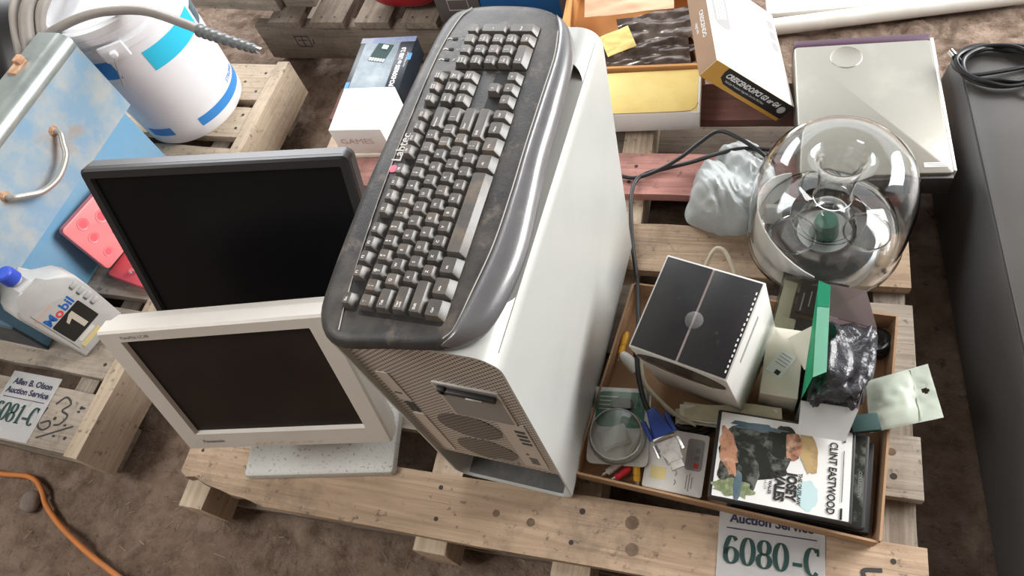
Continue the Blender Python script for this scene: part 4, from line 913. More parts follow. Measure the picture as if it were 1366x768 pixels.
# speaker carton
sp4 = T(0.3890, 0.2761, 0.1727) @ EU(11.9, -4.6, -13.7)
spk = thing('product_box', 'white carton with black two-flap top sealed by a round clear sticker, in the tray', 'box', mat4=sp4)
sw, sd, sh = 0.1459, 0.1489, 0.2213
bm = BM(); box(bm, sw, sd, sh - 0.002, bev=0.0015); cbx = finish('carton', bm, 'gloss_white', spk)
for sx in (-1, 1):
    bm = BM(); box(bm, sw / 2 - 0.0045, sd - 0.006, 0.0015, (sx * (sw / 4 - 0.0005), 0.0, sh - 0.0018), bev=.0005); finish('flap', bm, 'black_card', spk)
bm = BM(); box(bm, 0.003, sd - 0.006, 0.0006, (0.0, 0.0, sh - 0.0018)); finish('flap_gap', bm, 'mauve', spk)
bm = BM(); lathe(bm, [(0, 0.0004), (0.0125, 0.0004), (0.013, 0.0)], 28, T(0.001, -0.008, sh)); finish('seal_sticker', bm, 'clear_tape', spk)
bm = BM(); prism(bm, [(0.068 * math.cos(k * PI / 24) - 0.002, 0.040 * math.sin(k * PI / 24) + 0.172) for k in range(48)], sd / 2 + 0.0001, sd / 2 + 0.0006, XR(90)); finish('oval_print', bm, 'dark_print', cbx, smooth=0)
bm = BM(); ribbon(bm, [(-0.072, 0.180), (-0.04, 0.158), (0.0, 0.143), (0.045, 0.140)], 0.004, 0.0008, T(0, -sd / 2, 0) @ XR(90)); finish('swoosh_print', bm, 'brown_side', cbx, smooth=0)
bm = BM(); box(bm, 0.0006, 0.070, 0.010, (sw / 2, 0.0, 0.178)); finish('side_print', bm, 'grey_mid', cbx)
bm = BM(); rnd = random.Random(3)
for k in range(16): box(bm, 0.002, 0.004, 0.0004, (sw / 2 - 0.0055 + rnd.uniform(-.0008, .0008), -0.062 + k * 0.0078, sh - 0.0004))
finish('worn_bright_edge', bm, 'txt_white', spk, smooth=0)

# blister pack
bl4 = frame4((0.215, 0.054, 0.172), (0.100, 0.013, 0.002), (-0.002, 0.130, 0.010))
bp = thing('blister_pack', 'clear blister pack with round bubble and green card at the tray front left corner', 'blister pack', mat4=bl4)
bm = BM(); prism(bm, rrect(0.098, 0.128, 0.010, 5, 0.050, 0.065), 0.0, 0.0012); finish('backing_card', bm, 'gloss_white', bp)
bm = BM(); prism(bm, rrect(0.080, 0.060, 0.012, 5, 0.050, 0.092), 0.0012, 0.0016); pc = finish('printed_panel', bm, 'pcb', bp)
bm = BM()
for k in range(4): box(bm, 0.03, 0.0018, 0.0003, (0.030, 0.092 + .007 * k, 0.0016))
finish('print_lines', bm, 'card_white', pc)
bm = BM(); prism(bm, rrect(0.038, 0.017, 0.0085, 6, 0.053, 0.100), 0.0012, 0.010, bev=0.003); finish('black_insert', bm, 'black_plastic', bp)
bm = BM(); lathe(bm, [(0.046, 0.0014), (0.043, 0.020), (0.040, 0.023), (0, 0.024), (0, 0.0228), (0.0395, 0.0218), (0.0418, 0.019), (0.0448, 0.0014)], 40, T(0.049, 0.046, 0)); finish('bubble', bm, 'blister', bp, smooth=45)
bm = BM()
for rr_, zz_ in ((0.0455, 0.004), (0.041, 0.0225)): tube(bm, [(0.049 + rr_ * math.cos(k * PI / 12), 0.046 + rr_ * math.sin(k * PI / 12), zz_) for k in range(24)], 0.0011, 6, 3, closed=True)
finish('bubble_highlight', bm, 'vga_clear', bp)  # whitish rings added as painted highlights on the bubble's edges
bm = BM(); surf(bm, lambda s, t: Vector((0.004 + 0.092 * s, 0.092 + 0.033 * t, 0.0125 - 0.010 * abs(2 * s - 1) ** 6)), 16, 4, thick=0.0008); finish('upper_blister', bm, 'blister', bp)
bm = BM(); box(bm, 0.046, 0.034, 0.010, (0, 0, 0), T(0.044, 0.044, 0.0018) @ ZR(22), bev=.003); box(bm, 0.040, 0.028, 0.004, (0, 0, 0.010), T(0.044, 0.044, 0.0018) @ ZR(22), bev=.002); finish('adapter', bm, 'white_plastic', bp)
bm = BM(); tube(bm, [(0.068, 0.014, 0.004), (0.080, 0.038, 0.006), (0.086, 0.056, 0.005)], 0.0025, 8, 6); finish('lead', bm, 'cable_white', bp)

# flat white pack
fp4 = frame4((0.308, 0.0405, 0.1535), (0.092, 0.001, 0), (0.011, 0.097, 0.007))
fp = thing('flat_pack', 'thin white product pack with grey picture and yellow sticker under the blue connector', 'pack', mat4=fp4)
bm = BM(); prism(bm, rrect(0.092, 0.098, 0.004, 4, 0.046, 0.049), 0.0, 0.012, bev=0.001); finish('sleeve', bm, 'gloss_white', fp)
bm = BM(); prism(bm, rrect(0.026, 0.050, 0.005, 4, 0.073, 0.064), 0.012, 0.0124); pp = finish('picture', bm, 'grey_mid', fp)
for k, mt in ((0, 'txt_red'), (1, 'grey_print'), (2, 'grey_print')):
    bm = BM(); box(bm, 0.007, 0.008, 0.0003, (0.077, 0.047 + 0.012 * k, 0.0124)); finish('picture_icon', bm, mt, pp)
bm = BM(); prism(bm, rrect(0.024, 0.020, 0.002, 3, 0.022, 0.026), 0.012, 0.0123); finish('sticker', bm, 'txt_yellow', fp)
bm = BM()
for k, l in enumerate((0.022, 0.028, 0.018)): box(bm, 0.0016, l, 0.0003, (0.066 + .004 * k, 0.020, 0.012))
for k in range(2): ribbon(bm, [(0.048, 0.012 + .014 * k), (0.050, 0.016 + .014 * k), (0.048, 0.020 + .014 * k)], 0.002, 0.012)
finish('small_print', bm, 'grey_mid', fp, smooth=0)

# cable with blue connector and clear adapter
vc = thing('monitor_cable', 'black monitor cable with blue plug running from behind the tower into the tray', 'cable', (0.26, 0.25, TZ))
V = lambda pts: [(x - 0.26, y - 0.25, z - TZ) for x, y, z in pts]
bm = BM(); tube(bm, V([(0.44, 0.716, 0.185), (0.38, 0.710, 0.190), (0.335, 0.702, 0.182), (0.285, 0.694, 0.160), (0.230, 0.680, 0.148), (0.196, 0.664, 0.148), (0.178, 0.638, 0.150), (0.181, 0.585, 0.152), (0.200, 0.500, 0.150), (0.2235, 0.425, 0.150), (0.235, 0.388, 0.182), (0.248, 0.335, 0.205), (0.258, 0.290, 0.215), (0.263, 0.253, 0.214), (0.273, 0.209, 0.213), (0.290, 0.166, 0.2115), (0.306, 0.142, 0.211)]), 0.0042, 10, 8); finish('cord', bm, 'cable', vc)
bm = BM(); tube(bm, V([(0.259, 0.266, 0.2145), (0.2675, 0.237, 0.2138)]), 0.0078, 14, 2); finish('ferrite', bm, 'black_plastic', vc)
pl4 = frame4((0.311, 0.141, 0.203), (0.038, -0.054, -0.008), (0.054, 0.038, 0.0))
pl = Matrix.Translation((-0.26, -0.25, -TZ)) @ pl4
bm = BM(); prism(bm, [(-.012, -.007), (0.004, -0.011), (0.034, -0.0165), (0.034, 0.0165), (0.004, 0.011), (-.012, .007)], 0.0, 0.013, pl, bev=0.003); finish('plug', bm, 'vga_blue', vc)
for s in (-1, 1):
    bm = BM(); tube(bm, [pl @ Vector((0.002, s * 0.019, 0.0065)), pl @ Vector((0.034, s * 0.019, 0.0065))], 0.0042, 10, 2); finish('thumb_screw', bm, 'vga_blue', vc)
bm = BM(); box(bm, 0.006, 0.036, 0.011, (0.037, 0, 0.001), pl, bev=.001); finish('plug_shell', bm, 'chrome', vc)
ad4 = pl4 @ T(0.0405, 0, 0)
ad = thing('video_adapter', 'small cloudy clear video adapter plugged onto the blue connector', 'adapter', mat4=ad4)
bm = BM(); prism(bm, [(0.001, -0.0165), (0.012, -0.0165), (0.016, -0.013), (0.036, -0.013), (0.036, 0.013), (0.016, 0.013), (0.012, 0.0165), (0.001, 0.0165)], 0.0, 0.014, bev=0.003); finish('body', bm, 'vga_clear', ad)
for s in (-1, 1):
    bm = BM(); tube(bm, [(0.002, s * 0.0195, 0.007), (0.022, s * 0.0195, 0.007)], 0.0032, 8, 2); finish('screw', bm, 'chrome', ad)
bm = BM(); box(bm, 0.012, 0.020, 0.010, (0.041, 0, 0.002), bev=.001); finish('port_end', bm, 'vga_clear', ad)

# second loop of cable at the back
bm = BM(); tube(bm, [(0.130, 0.655, 0.148), (0.175, 0.652, 0.147), (0.221, 0.668, 0.158), (0.262, 0.694, 0.172), (0.293, 0.722, 0.185), (0.325, 0.742, 0.198), (0.362, 0.728, 0.200), (0.405, 0.705, 0.192), (0.43, 0.690, 0.180)], 0.0040, 10, 8)
tag(finish('power_cable', bm, 'cable'), 'black cable looping over the crumpled white bag behind the tower', 'cable')

# audio plugs
def rca(name, label, p0, p1, col, tip=True):
    p0 = Vector(p0); p1 = Vector(p1); m4 = Matrix.Translation(p0) @ (p1 - p0).to_track_quat('Z', 'Y').to_matrix().to_4x4(); l = (p1 - p0).length
    t = thing(name, label, 'audio plug', mat4=m4)
    bm = BM(); lathe(bm, [(0, 0), (0.0035, 0), (0.0042, 0.004), (0.0055, 0.006), (0.0058, l * 0.6), (0.0050, l * .62), (0.0050, l * .68), (0.0056, l * .70), (0.0056, l), (0, l)], 18); finish('grip', bm, col, t, smooth=35)
    bm = BM(); lathe(bm, [(0, l), (0.0042, l), (0.0042, l + 0.007), (0.0016, l + 0.007), (0.0016, l + 0.012), (0, l + 0.0125)], 16); finish('tip', bm, 'chrome', t, smooth=35)
rca('audio_plug', 'red audio plug lying by the front edge of the tray', (0.286, 0.064, 0.168), (0.266, 0.046, 0.158), 'red')
rca('audio_plug', 'orange yellow audio plug beside the red one at the tray front', (0.294, 0.072, 0.170), (0.299, 0.048, 0.158), 'yellow')
rca('audio_plug', 'white audio plug partly under the blister pack beside the red one', (0.272, 0.072, 0.166), (0.250, 0.052, 0.156), 'white_plastic')
rca('audio_plug', 'yellow audio plug by the left wall of the tray near the tower', (0.233, 0.300, 0.165), (0.229, 0.258, 0.160), 'yellow')
wl = thing('power_lead', 'white rounded plug with white cable in the tray beside the black topped carton', 'cable', (0.25, 0.24, FZ))
bm = BM(); tube(bm, [(-0.018, 0.016, 0.020), (-0.004, 0.006, 0.020), (0.012, -0.010, 0.016)], lambda t: 0.0075 + 0.003 * math.sin(PI * t), 12, 8); finish('plug', bm, 'white_plastic', wl)
bm = BM(); tube(bm, [(0.010, -0.008, 0.016), (0.028, -0.026, 0.014), (0.050, -0.044, 0.012), (0.075, -0.064, 0.010), (0.095, -0.075, 0.010), (0.11, -0.078, 0.008)], 0.0030, 8, 8); finish('cord', bm, 'cable_white', wl)
bm = BM(); tube(bm, [(0.268, 0.245, 0.182), (0.285, 0.200, 0.190), (0.315, 0.176, 0.188), (0.345, 0.158, 0.184), (0.375, 0.150, 0.178)], 0.0032, 8, 8)
tag(finish('cable', bm, 'cable_cream'), 'cream cable curving in front of the carton with oval print', 'cable')
bm = BM(); tube(bm, [(0.330, 0.165, 0.155), (0.350, 0.145, 0.172), (0.375, 0.150, 0.165), (0.385, 0.170, 0.155), (0.360, 0.178, 0.168), (0.340, 0.160, 0.160), (0.362, 0.140, 0.158), (0.392, 0.148, 0.160), (0.404, 0.166, 0.155)], 0.0038, 8, 8)
tag(finish('cable', bm, 'cable'), 'bunched black cable in the tray above the white pack', 'cable')
cs = BM(); box(cs, 0.030, 0.022, 0.016, (0, 0, 0), T(0.352, 0.170, FZ) @ ZR(25), bev=.005); tag(finish('power_adapter', cs, 'black_plastic'), 'small black adapter among bunched cables in the tray', 'adapter')
# thin film strips in front of the carton
for k, (za, c) in enumerate(((0.168, 'foil'), (0.176, 'card_white'), (0.184, 'foil'))):
    f4 = frame4((0.343 + 0.006 * k, 0.147 + 0.004 * k, za), (0.145, 0.022, 0.0), (-0.02, 0.145, 0.020))
    bm = BM(); surf(bm, lambda s, t: Vector((0.148 * s, 0.026 * t + 0.002 * math.sin(9 * s + k), 0.0025 * math.sin(6 * s + 2 * k) * t)), 24, 3, thick=0.005); bm.transform(f4)
    tag(finish('film_strip', bm, c), ('lowest pale yellow wrapped strip in front of the black topped carton', 'white edged strip sandwiched between two pale yellow strips', 'topmost pale yellow wrapped strip in front of the black topped carton')[k], 'film strip')

# DVD cases
def dvd(label, m4, cover):
    t = thing('dvd_case', label, 'DVD case', mat4=m4)
    bm = BM(); prism(bm, rrect(0.196, 0.137, 0.003, 3, 0.098, 0.0685), 0, 0.0135, bev=0.0015); finish('case', bm, 'black_plastic', t)
    bm = BM(); prism(bm, rrect(0.186, 0.130, 0.001, 2, 0.0985, 0.0685), 0.0135, 0.0139); cv = finish('cover', bm, 'dvd_white' if cover else 'dvd_dark', t, smooth=0)
    z = 0.0139
    def blob(nm, pts, mt, dz): 
        b = BM(); Q = resample(pts, 40); prism(b, [(p.x, p.y) for p in Q], z + dz, z + dz + 0.00015); finish(nm, b, mt, cv, smooth=0)
    if not cover:
        b = BM(); text(b, 'COLLECTION', 0.0062, T(0.186, 0.062, z + .0003) @ ZR(-90)); finish('lettering', b, 'grey_mid', cv, smooth=0); return
    # plain generic poster shapes in the cover's colours
    def rag(cx, cy, rx, ry, sd, n=26, amp=0.22, rot=0.0):
        out = []
        for k in range(n):
            a = 2 * PI * k / n; q = 1 + amp * noise.noise(Vector((math.cos(a) * 2.2 + sd, math.sin(a) * 2.2, sd))) + amp * .5 * noise.noise(Vector((math.cos(a) * 6, math.sin(a) * 6 + sd, 3)))
            x, y = rx * q * math.cos(a), ry * q * math.sin(a); out.append((cx + x * math.cos(rot) - y * math.sin(rot), cy + x * math.sin(rot) + y * math.cos(rot)))
        return out
    blob('cover_patch', rag(0.060, 0.082, 0.050, 0.042, 1), 'dvd_dark', 0.0001)
    blob('cover_patch', rag(0.040, 0.045, 0.030, 0.036, 9), 'dvd_dark', 0.00012)
    blob('cover_patch', rag(0.100, 0.100, 0.026, 0.026, 2), 'dvd_dark', 0.0002)
    blob('cover_patch', rag(0.022, 0.074, 0.012, 0.036, 3, amp=.5, rot=.25), 'dvd_flesh', 0.0003)
    blob('cover_patch', rag(0.034, 0.020, 0.028, 0.013, 4, amp=.5), 'dvd_green', 0.0003)
    blob('cover_patch', rag(0.040, 0.024, 0.006, 0.022, 5), 'usb_art', 0.0004)
    blob('cover_patch', rag(0.113, 0.098, 0.013, 0.021, 6, amp=.4), 'dvd_flesh', 0.0005)
    blob('cover_patch', rag(0.134, 0.094, 0.011, 0.036, 7, amp=.4, rot=.15), 'dvd_tan', 0.0006)
    blob('cover_patch', rag(0.060, 0.117, 0.036, 0.006, 8, amp=.6), 'usb_art', 0.0007)
    blob('cover_patch', rag(0.136, 0.030, 0.014, 0.022, 10), 'dvd_teal', 0.0002)
    b = BM(); r = ZR(-90); h = z + 0.0012
    text(b, 'CLINT EASTWOOD', 0.0150, T(0.1665, 0.0615, h) @ r, bold=0.0004, sx=0.80)
    text(b, 'THE OUTLAW', 0.0072, T(0.1245, 0.036, h) @ r, bold=0.0002); text(b, 'JOSEY', 0.0185, T(0.113, 0.037, h) @ r, bold=0.0010, sx=0.82); text(b, 'WALES', 0.0185, T(0.097, 0.037, h) @ r, bold=0.0010, sx=0.80); text(b, 'JOSEY WALES', 0.0062, T(0.0845, 0.040, h) @ r, bold=0.0002); text(b, 'HORS LA LOI', 0.0045, T(0.078, 0.040, h) @ r)
    finish('title_lettering', b, 'txt_black', cv, smooth=0)
    b = BM(); box(b, 0.003, 0.016, 0.0002, (0.181, 0.012, h)); box(b, 0.003, 0.012, 0.0002, (0.181, 0.122, h)); box(b, 0.001, 0.075, 0.0002, (0.181, 0.066, h)); finish('edge_marks', b, 'dvd_dark', cv, smooth=0)
dvd('DVD case beneath the western DVD, its black spine showing at the right', frame4((0.428, 0.040, 0.176), (0.196, 0.002, 0), (0.003, 0.137, 0.004)), False)
dvd('western DVD case with white cover and black title lettering, on top in the tray', frame4((0.409, 0.036, 0.1905), (0.196, 0.004, 0), (0.004, 0.137, 0.003)), True)
for k in range(2):
    b = BM(); prism(b, rrect(0.190, 0.135, 0.003, 3, 0.095, 0.0675), 0, 0.0135, bev=.001); b.transform(T(0.437 + 0.006 * k, 0.041, FZ + 0.0002 + 0.0145 * k))
    tag(finish('disc_case', b, 'black_plastic'), ('black disc case lowest of the stack under the western DVD', 'black disc case second from the bottom under the western DVD')[k], 'disc case')

# clear hinged box with dark contents
cb4 = frame4((0.466, 0.335, 0.160), (0.102, -0.014, 0.004), (0.004, 0.110, 0.040))
cbx_ = thing('clear_box', 'small clear plastic box holding dark parts beside the black topped carton', 'box', mat4=cb4)
bm = BM(); w_, d_, h_ = 0.100, 0.105, 0.030
def shell_box(bm, w, d, h, t):
    for (sx, sy, sz, cx, cy, cz) in ((w, d, t, w / 2, d / 2, 0), (w, t, h, w / 2, t / 2, 0), (w, t, h, w / 2, d - t / 2, 0), (t, d, h, t / 2, d / 2, 0), (t, d, h, w - t / 2, d / 2, 0)): box(bm, sx, sy, sz, (cx, cy, cz))
shell_box(bm, w_, d_, h_, 0.0016); finish('base', bm, 'blister', cbx_, smooth=0)
bm = BM(); box(bm, w_ + .002, d_ + .002, 0.0016, (w_ / 2, d_ / 2, h_ + 0.0008)); box(bm, w_ + .002, 0.0014, 0.008, (w_ / 2, -.001, h_ - 0.007)); box(bm, w_ + .002, 0.0014, 0.008, (w_ / 2, d_ + .001, h_ - 0.007)); finish('lid', bm, 'blister', cbx_, smooth=0)
for (sx, sy, sz, cx, cy, cz, mt) in ((0.040, 0.050, 0.020, 0.050, 0.072, 0.002, 'black_plastic'), (0.046, 0.034, 0.016, 0.048, 0.024, 0.002, 'black_card'), (0.022, 0.085, 0.012, 0.014, 0.055, 0.002, 'foil'), (0.016, 0.08, 0.012, 0.088, 0.054, 0.002, 'card_white')):
    bm = BM(); box(bm, sx, sy, sz, (cx, cy, cz), bev=.002); finish('insert', bm, mt, cbx_)
bm = BM()
for k in range(3): box(bm, 0.002, 0.030 - .004 * k, 0.0004, (0.038 + 0.011 * k, 0.066 + .007 * (k % 2), 0.0221))
finish('insert_rib', bm, 'label_grey', cbx_)
bm = BM(); prism(bm, rrect(0.024, 0.022, .003, 3, 0.024, 0.024), 0.0145, 0.0185); finish('label', bm, 'foil', cbx_)

# cream box with label
wb4 = frame4((0.462, 0.208, FZ + 0.001), (0.055, 0.0, 0), (0.006, 0.12, 0.0))
wb = thing('small_box', 'small cream white box with barcode label between black topped carton and green carton', 'box', mat4=wb4)
bm = BM(); box(bm, 0.056, 0.118, 0.068, (0.028, 0.059, 0), bev=.002); finish('carton', bm, 'cream', wb)
lb4 = T(0.026, 0.055, 0.0682) @ ZR(-28)
bm = BM(); box(bm, 0.026, 0.044, 0.0004, (0, 0, 0), lb4); lbl = finish('label', bm, 'card_white', wb)
bm = BM(); box(bm, 0.008, 0.008, 0.0003, (0.004, -0.016, 0.0005), lb4); finish('label_square', bm, 'txt_black', lbl)
bm = BM()
for k in range(4): box(bm, 0.018, 0.0012, 0.0003, (0.0, 0.016 - .006 * k, 0.0005), lb4)
finish('label_print', bm, 'grey_mid', lbl)
bm = BM(); box(bm, 0.0012, 0.058, 0.062, (0, 0, 0), T(0.046, 0.075, 0.069) @ ZR(30) @ YR(65)); finish('raised_flap', bm, 'cream', wb)

# green carton with black bubble bag
gc = thing('open_carton', 'open green carton with white flap holding a black bubble bag, in the tray', 'carton', (0.56, 0.27, FZ))
G = lambda x, y, z: (x - 0.56, y - 0.27, z - FZ)
def quad(bm, pts, t=0.0012, mi=0):
    f = [poly(bm, [G(*p) for p in pts], mi)]; bmesh.ops.solidify(bm, geom=f, thickness=t)
a, b, c, d = (0.520, 0.195), (0.598, 0.197), (0.616, 0.330), (0.541, 0.342)
top = 0.245
for (p, q, mt, nm) in ((a, b, 'gloss_white', 'front_wall'), (b, c, 'mauve', 'side_wall'), (c, d, 'mauve', 'back_wall'), (d, a, 'green', 'side_wall')):
    bm = BM(); quad(bm, [(p[0], p[1], FZ + .001), (q[0], q[1], FZ + .001), (q[0], q[1], top), (p[0], p[1], top)]); finish(nm, bm, mt, gc, smooth=0)
bm = BM(); quad(bm, [a + (FZ + .001,), b + (FZ + .001,), c + (FZ + .001,), d + (FZ + .001,)]); finish('bottom', bm, 'card', gc, smooth=0)
bm = BM(); quad(bm, [(0.520, 0.196, top), (0.541, 0.341, top), (0.5225, 0.362, 0.312), (0.527, 0.204, 0.312)]); gl = finish('lid_panel', bm, 'green', gc, smooth=0)
bm = BM(); quad(bm, [(0.5228, 0.362, 0.312), (0.5272, 0.204, 0.312), (0.5445, 0.2165, 0.3105), (0.5395, 0.356, 0.3105)]); tk = finish('tuck_flap', bm, 'green_lt', gc, smooth=0)
bm = BM(); quad(bm, [(0.5228, 0.3625, 0.3125), (0.5240, 0.318, 0.3125), (0.5402, 0.320, 0.3115), (0.5395, 0.3565, 0.3115)], 0.0004); finish('tuck_end', bm, 'green', tk, smooth=0)
bm = BM(); quad(bm, [(0.5228, 0.250, 0.274), (0.5268, 0.275, 0.274), (0.5262, 0.280, 0.296), (0.5245, 0.262, 0.298)], 0.0008); finish('label', bm, 'tan_paper', gl, smooth=0)
bm = BM(); quad(bm, [(0.541, 0.343, top), (0.616, 0.331, top), (0.590, 0.362, 0.300), (0.540, 0.366, 0.300)]); finish('back_flap', bm, 'mauve', gc, smooth=0)
bm = BM(); quad(bm, [(0.520, 0.194, top), (0.598, 0.196, top), (0.586, 0.152, 0.223), (0.522, 0.150, 0.223)]); finish('front_flap', bm, 'paper', gc, smooth=0)
bb = BM(); bmesh.ops.create_icosphere(bb, subdivisions=5, radius=1.0)
for v in bb.verts:
    n_ = v.co.copy(); k = 1 + 0.22 * noise.noise(n_ * 2.2) + 0.10 * noise.noise(n_ * 6 + Vector((4, 2, 0))) + 0.035 * noise.noise(n_ * 17)
    e = lambda q: math.copysign(abs(q) ** 0.62, q)
    v.co = Vector((e(n_.x) * 0.042 * k + n_.y * 0.010, e(n_.y) * 0.068 * k, e(n_.z) * 0.052 * k))
    if v.co.z < -0.046: v.co.z = -0.046
tag(finish('bubble_bag', bb, 'bubble', loc=(0.569, 0.262, 0.222), smooth=60), 'crumpled black bubble bag bulging out of the green carton', 'bag')

# zip bag over the tray rim
zb = thing('zip_bag', 'milky zip bag with round hang hole lying over the right edge of the tray', 'bag', (0.66, 0.24, 0.19))
c00, c10, c11, c01 = Vector((0.622, 0.182, 0.196)), Vector((0.716, 0.222, 0.206)), Vector((0.694, 0.304, 0.206)), Vector((0.612, 0.262, 0.200))
hole = Vector((0.86, 0.53))
def zpt(s, t, side):
    p = (c00 * (1 - s) + c10 * s) * (1 - t) + (c01 * (1 - s) + c11 * s) * t
    puff = 0.010 * max(0.0, math.sin(PI * min(1, s / 0.72)) if s < 0.72 else 0) * math.sin(PI * t) ** .6
    wr = 0.0016 * noise.noise(Vector((s * 7, t * 7, side)))
    return p + Vector((-.66, -.24, -.19 + side * (puff + 0.0004) + wr * math.sin(PI * t)))
bm = BM(); n_ = 36
for side in (1, -1):
    g = [[bm.verts.new(zpt(i / n_, j / n_, side)) for j in range(n_ + 1)] for i in range(n_ + 1)]
    for i in range(n_):
        for j in range(n_):
            q = Vector(((i + .5) / n_, (j + .5) / n_))
            if (Vector(((q.x - hole.x) * 1.15, q.y - hole.y))).length < 0.062: continue
            bm.faces.new((g[i][j], g[i + 1][j], g[i + 1][j + 1], g[i][j + 1]))
bmesh.ops.remove_doubles(bm, verts=bm.verts[:], dist=1e-5); finish('pouch', bm, 'zip', zb, smooth=70)
bm = BM(); ribbon(bm, [tuple((zpt(0.70, 0.02 + .96 * k / 10, 1))[:2]) for k in range(11)], 0.003, 0.0, T(0, 0, 0.0145)); finish('zip_seal', bm, 'blister', zb)
bm = BM(); text(bm, 'vantec', 0.0085, T(-0.020, -0.012, 0.0195) @ ZR(22), bold=0.0001); finish('lettering', bm, 'grey_print', zb, smooth=0)
bm = BM(); box(bm, 0.040, 0.026, 0.010, (0, 0, 0), T(0.612, 0.190, 0.205) @ ZR(18), bev=.001)
tag(finish('dark_green_box', bm, 'tag_ink'), 'thin dark green card box under the milky zip bag', 'box')
bm = BM(); lathe(bm, [(0, 0.0), (0.024, 0.0), (0.026, 0.002), (0.026, 0.020), (0.023, 0.022), (0.021, 0.018), (0.012, 0.014), (0, 0.013)], 36, T(0.6275, 0.352, FZ)); 
tag(finish('lens_ring', bm, 'black_gloss', smooth=40), 'glossy black round disc in the tray behind the milky zip bag', 'lens')
bm = BM(); tube(bm, [(0.340, 0.430, 0.146), (0.347, 0.462, 0.170), (0.358, 0.482, 0.182), (0.374, 0.478, 0.182), (0.392, 0.452, 0.172), (0.408, 0.425, 0.158), (0.435, 0.415, 0.150), (0.450, 0.430, 0.1465)], 0.0038, 8, 8)
tag(finish('cable', bm, 'cable_cream'), 'cream cable loop on the pallet behind the black topped carton', 'cable')

# ================================================================== BACK OF THE PALLET
# clear dome speaker
dm = thing('subwoofer', 'clear acrylic dome subwoofer with central port on the back of the pallet', 'speaker', (0.533, 0.538, 0.1412))
outer = [(0.096, 0.006), (0.116, 0.012), (0.1275, 0.030), (0.1285, 0.036), (0.126, 0.040), (0.128, 0.075), (0.128, 0.115), (0.1255, 0.155), (0.119, 0.190), (0.108, 0.218), (0.092, 0.238), (0.074, 0.249), (0.056, 0.254), (0.044, 0.252), (0.036, 0.246), (0.030, 0.236), (0.0265, 0.222), (0.0245, 0.200), (0.0245, 0.165), (0.0275, 0.150)]
inner = [(0.0240, 0.1485), (0.0210, 0.165), (0.0210, 0.200), (0.0232, 0.223)]
def offs(prof, t):
    out = []
    for i, (r, z) in enumerate(prof):
        a = prof[max(0, i - 1)]; b = prof[min(len(prof) - 1, i + 1)]; d = Vector((b[0] - a[0], b[1] - a[1])).normalized(); out.append((r - d.y * t, z + d.x * t))
    return out
bm = BM(); inn = offs(outer, 0.0035); lathe(bm, outer + inn[::-1], 72, close=True); finish('dome', bm, 'clear', dm, smooth=70)
bm = BM(); lathe(bm, [(0.118, 0.060), (0.112, 0.078), (0.085, 0.090), (0.060, 0.098), (0.060, 0.095), (0.085, 0.087), (0.110, 0.075), (0.116, 0.058)], 64, close=True); finish('inner_bowl', bm, 'clear', dm, smooth=60)
for a in (100, 220, 340):
    bm = BM(); bx, by = 0.066 * math.cos(R(a)), 0.066 * math.sin(R(a)); lathe(bm, [(0.036, 0.085), (0.0375, 0.090), (0.036, 0.095), (0.0345, 0.090)], 40, T(bx, by, 0), close=True); finish('bowl_ring', bm, 'clear', dm, smooth=60)
bm = BM(); lathe(bm, [(0.0, 0.130), (0.014, 0.128), (0.028, 0.118), (0.040, 0.100), (0.046, 0.082), (0.044, 0.082), (0.038, 0.098), (0.0265, 0.115), (0.0135, 0.125), (0, 0.127)], 48); finish('centre_cap', bm, 'clear', dm, smooth=60)
bm = BM(); lathe(bm, [(0, 0.084), (0.018, 0.082), (0.022, 0.060), (0.024, 0.045), (0, 0.045)], 40); finish('magnet', bm, 'driver_green', dm, smooth=40)
bm = BM(); lathe(bm, [(0.024, 0.048), (0.045, 0.050), (0.050, 0.040), (0.082, 0.022), (0.092, 0.020), (0.096, 0.014), (0.096, 0.006), (0, 0.006)], 56); finish('driver_basket', bm, 'driver_grey', dm, smooth=40)
bm = BM(); lathe(bm, [(0.050, 0.052), (0.062, 0.046), (0.078, 0.030), (0.084, 0.026), (0.086, 0.032), (0.066, 0.050), (0.052, 0.056)], 56, close=True); finish('driver_surround', bm, 'dark_rubber', dm, smooth=50)
bm = BM(); box(bm, 0.030, 0.010, 0.050, (-0.088, 0.020, 0.030), bev=.003); finish('control_panel', bm, 'white_plastic', dm)
bm = BM(); surf(bm, lambda s, t: Vector((0.116 * math.cos(R(125 + 140 * s)), 0.116 * math.sin(R(125 + 140 * s)), 0.022 + 0.110 * t * (0.55 + .45 * math.sin(PI * s)))), 16, 6, thick=0.002); finish('electronics_cover', bm, 'card_white', dm)
bm = BM(); lathe(bm, [(0.060, 0.0), (0.090, 0.0), (0.098, 0.003), (0.098, 0.0065), (0.060, 0.0065)], 56, close=True); finish('foot_ring', bm, 'blister', dm, smooth=40)

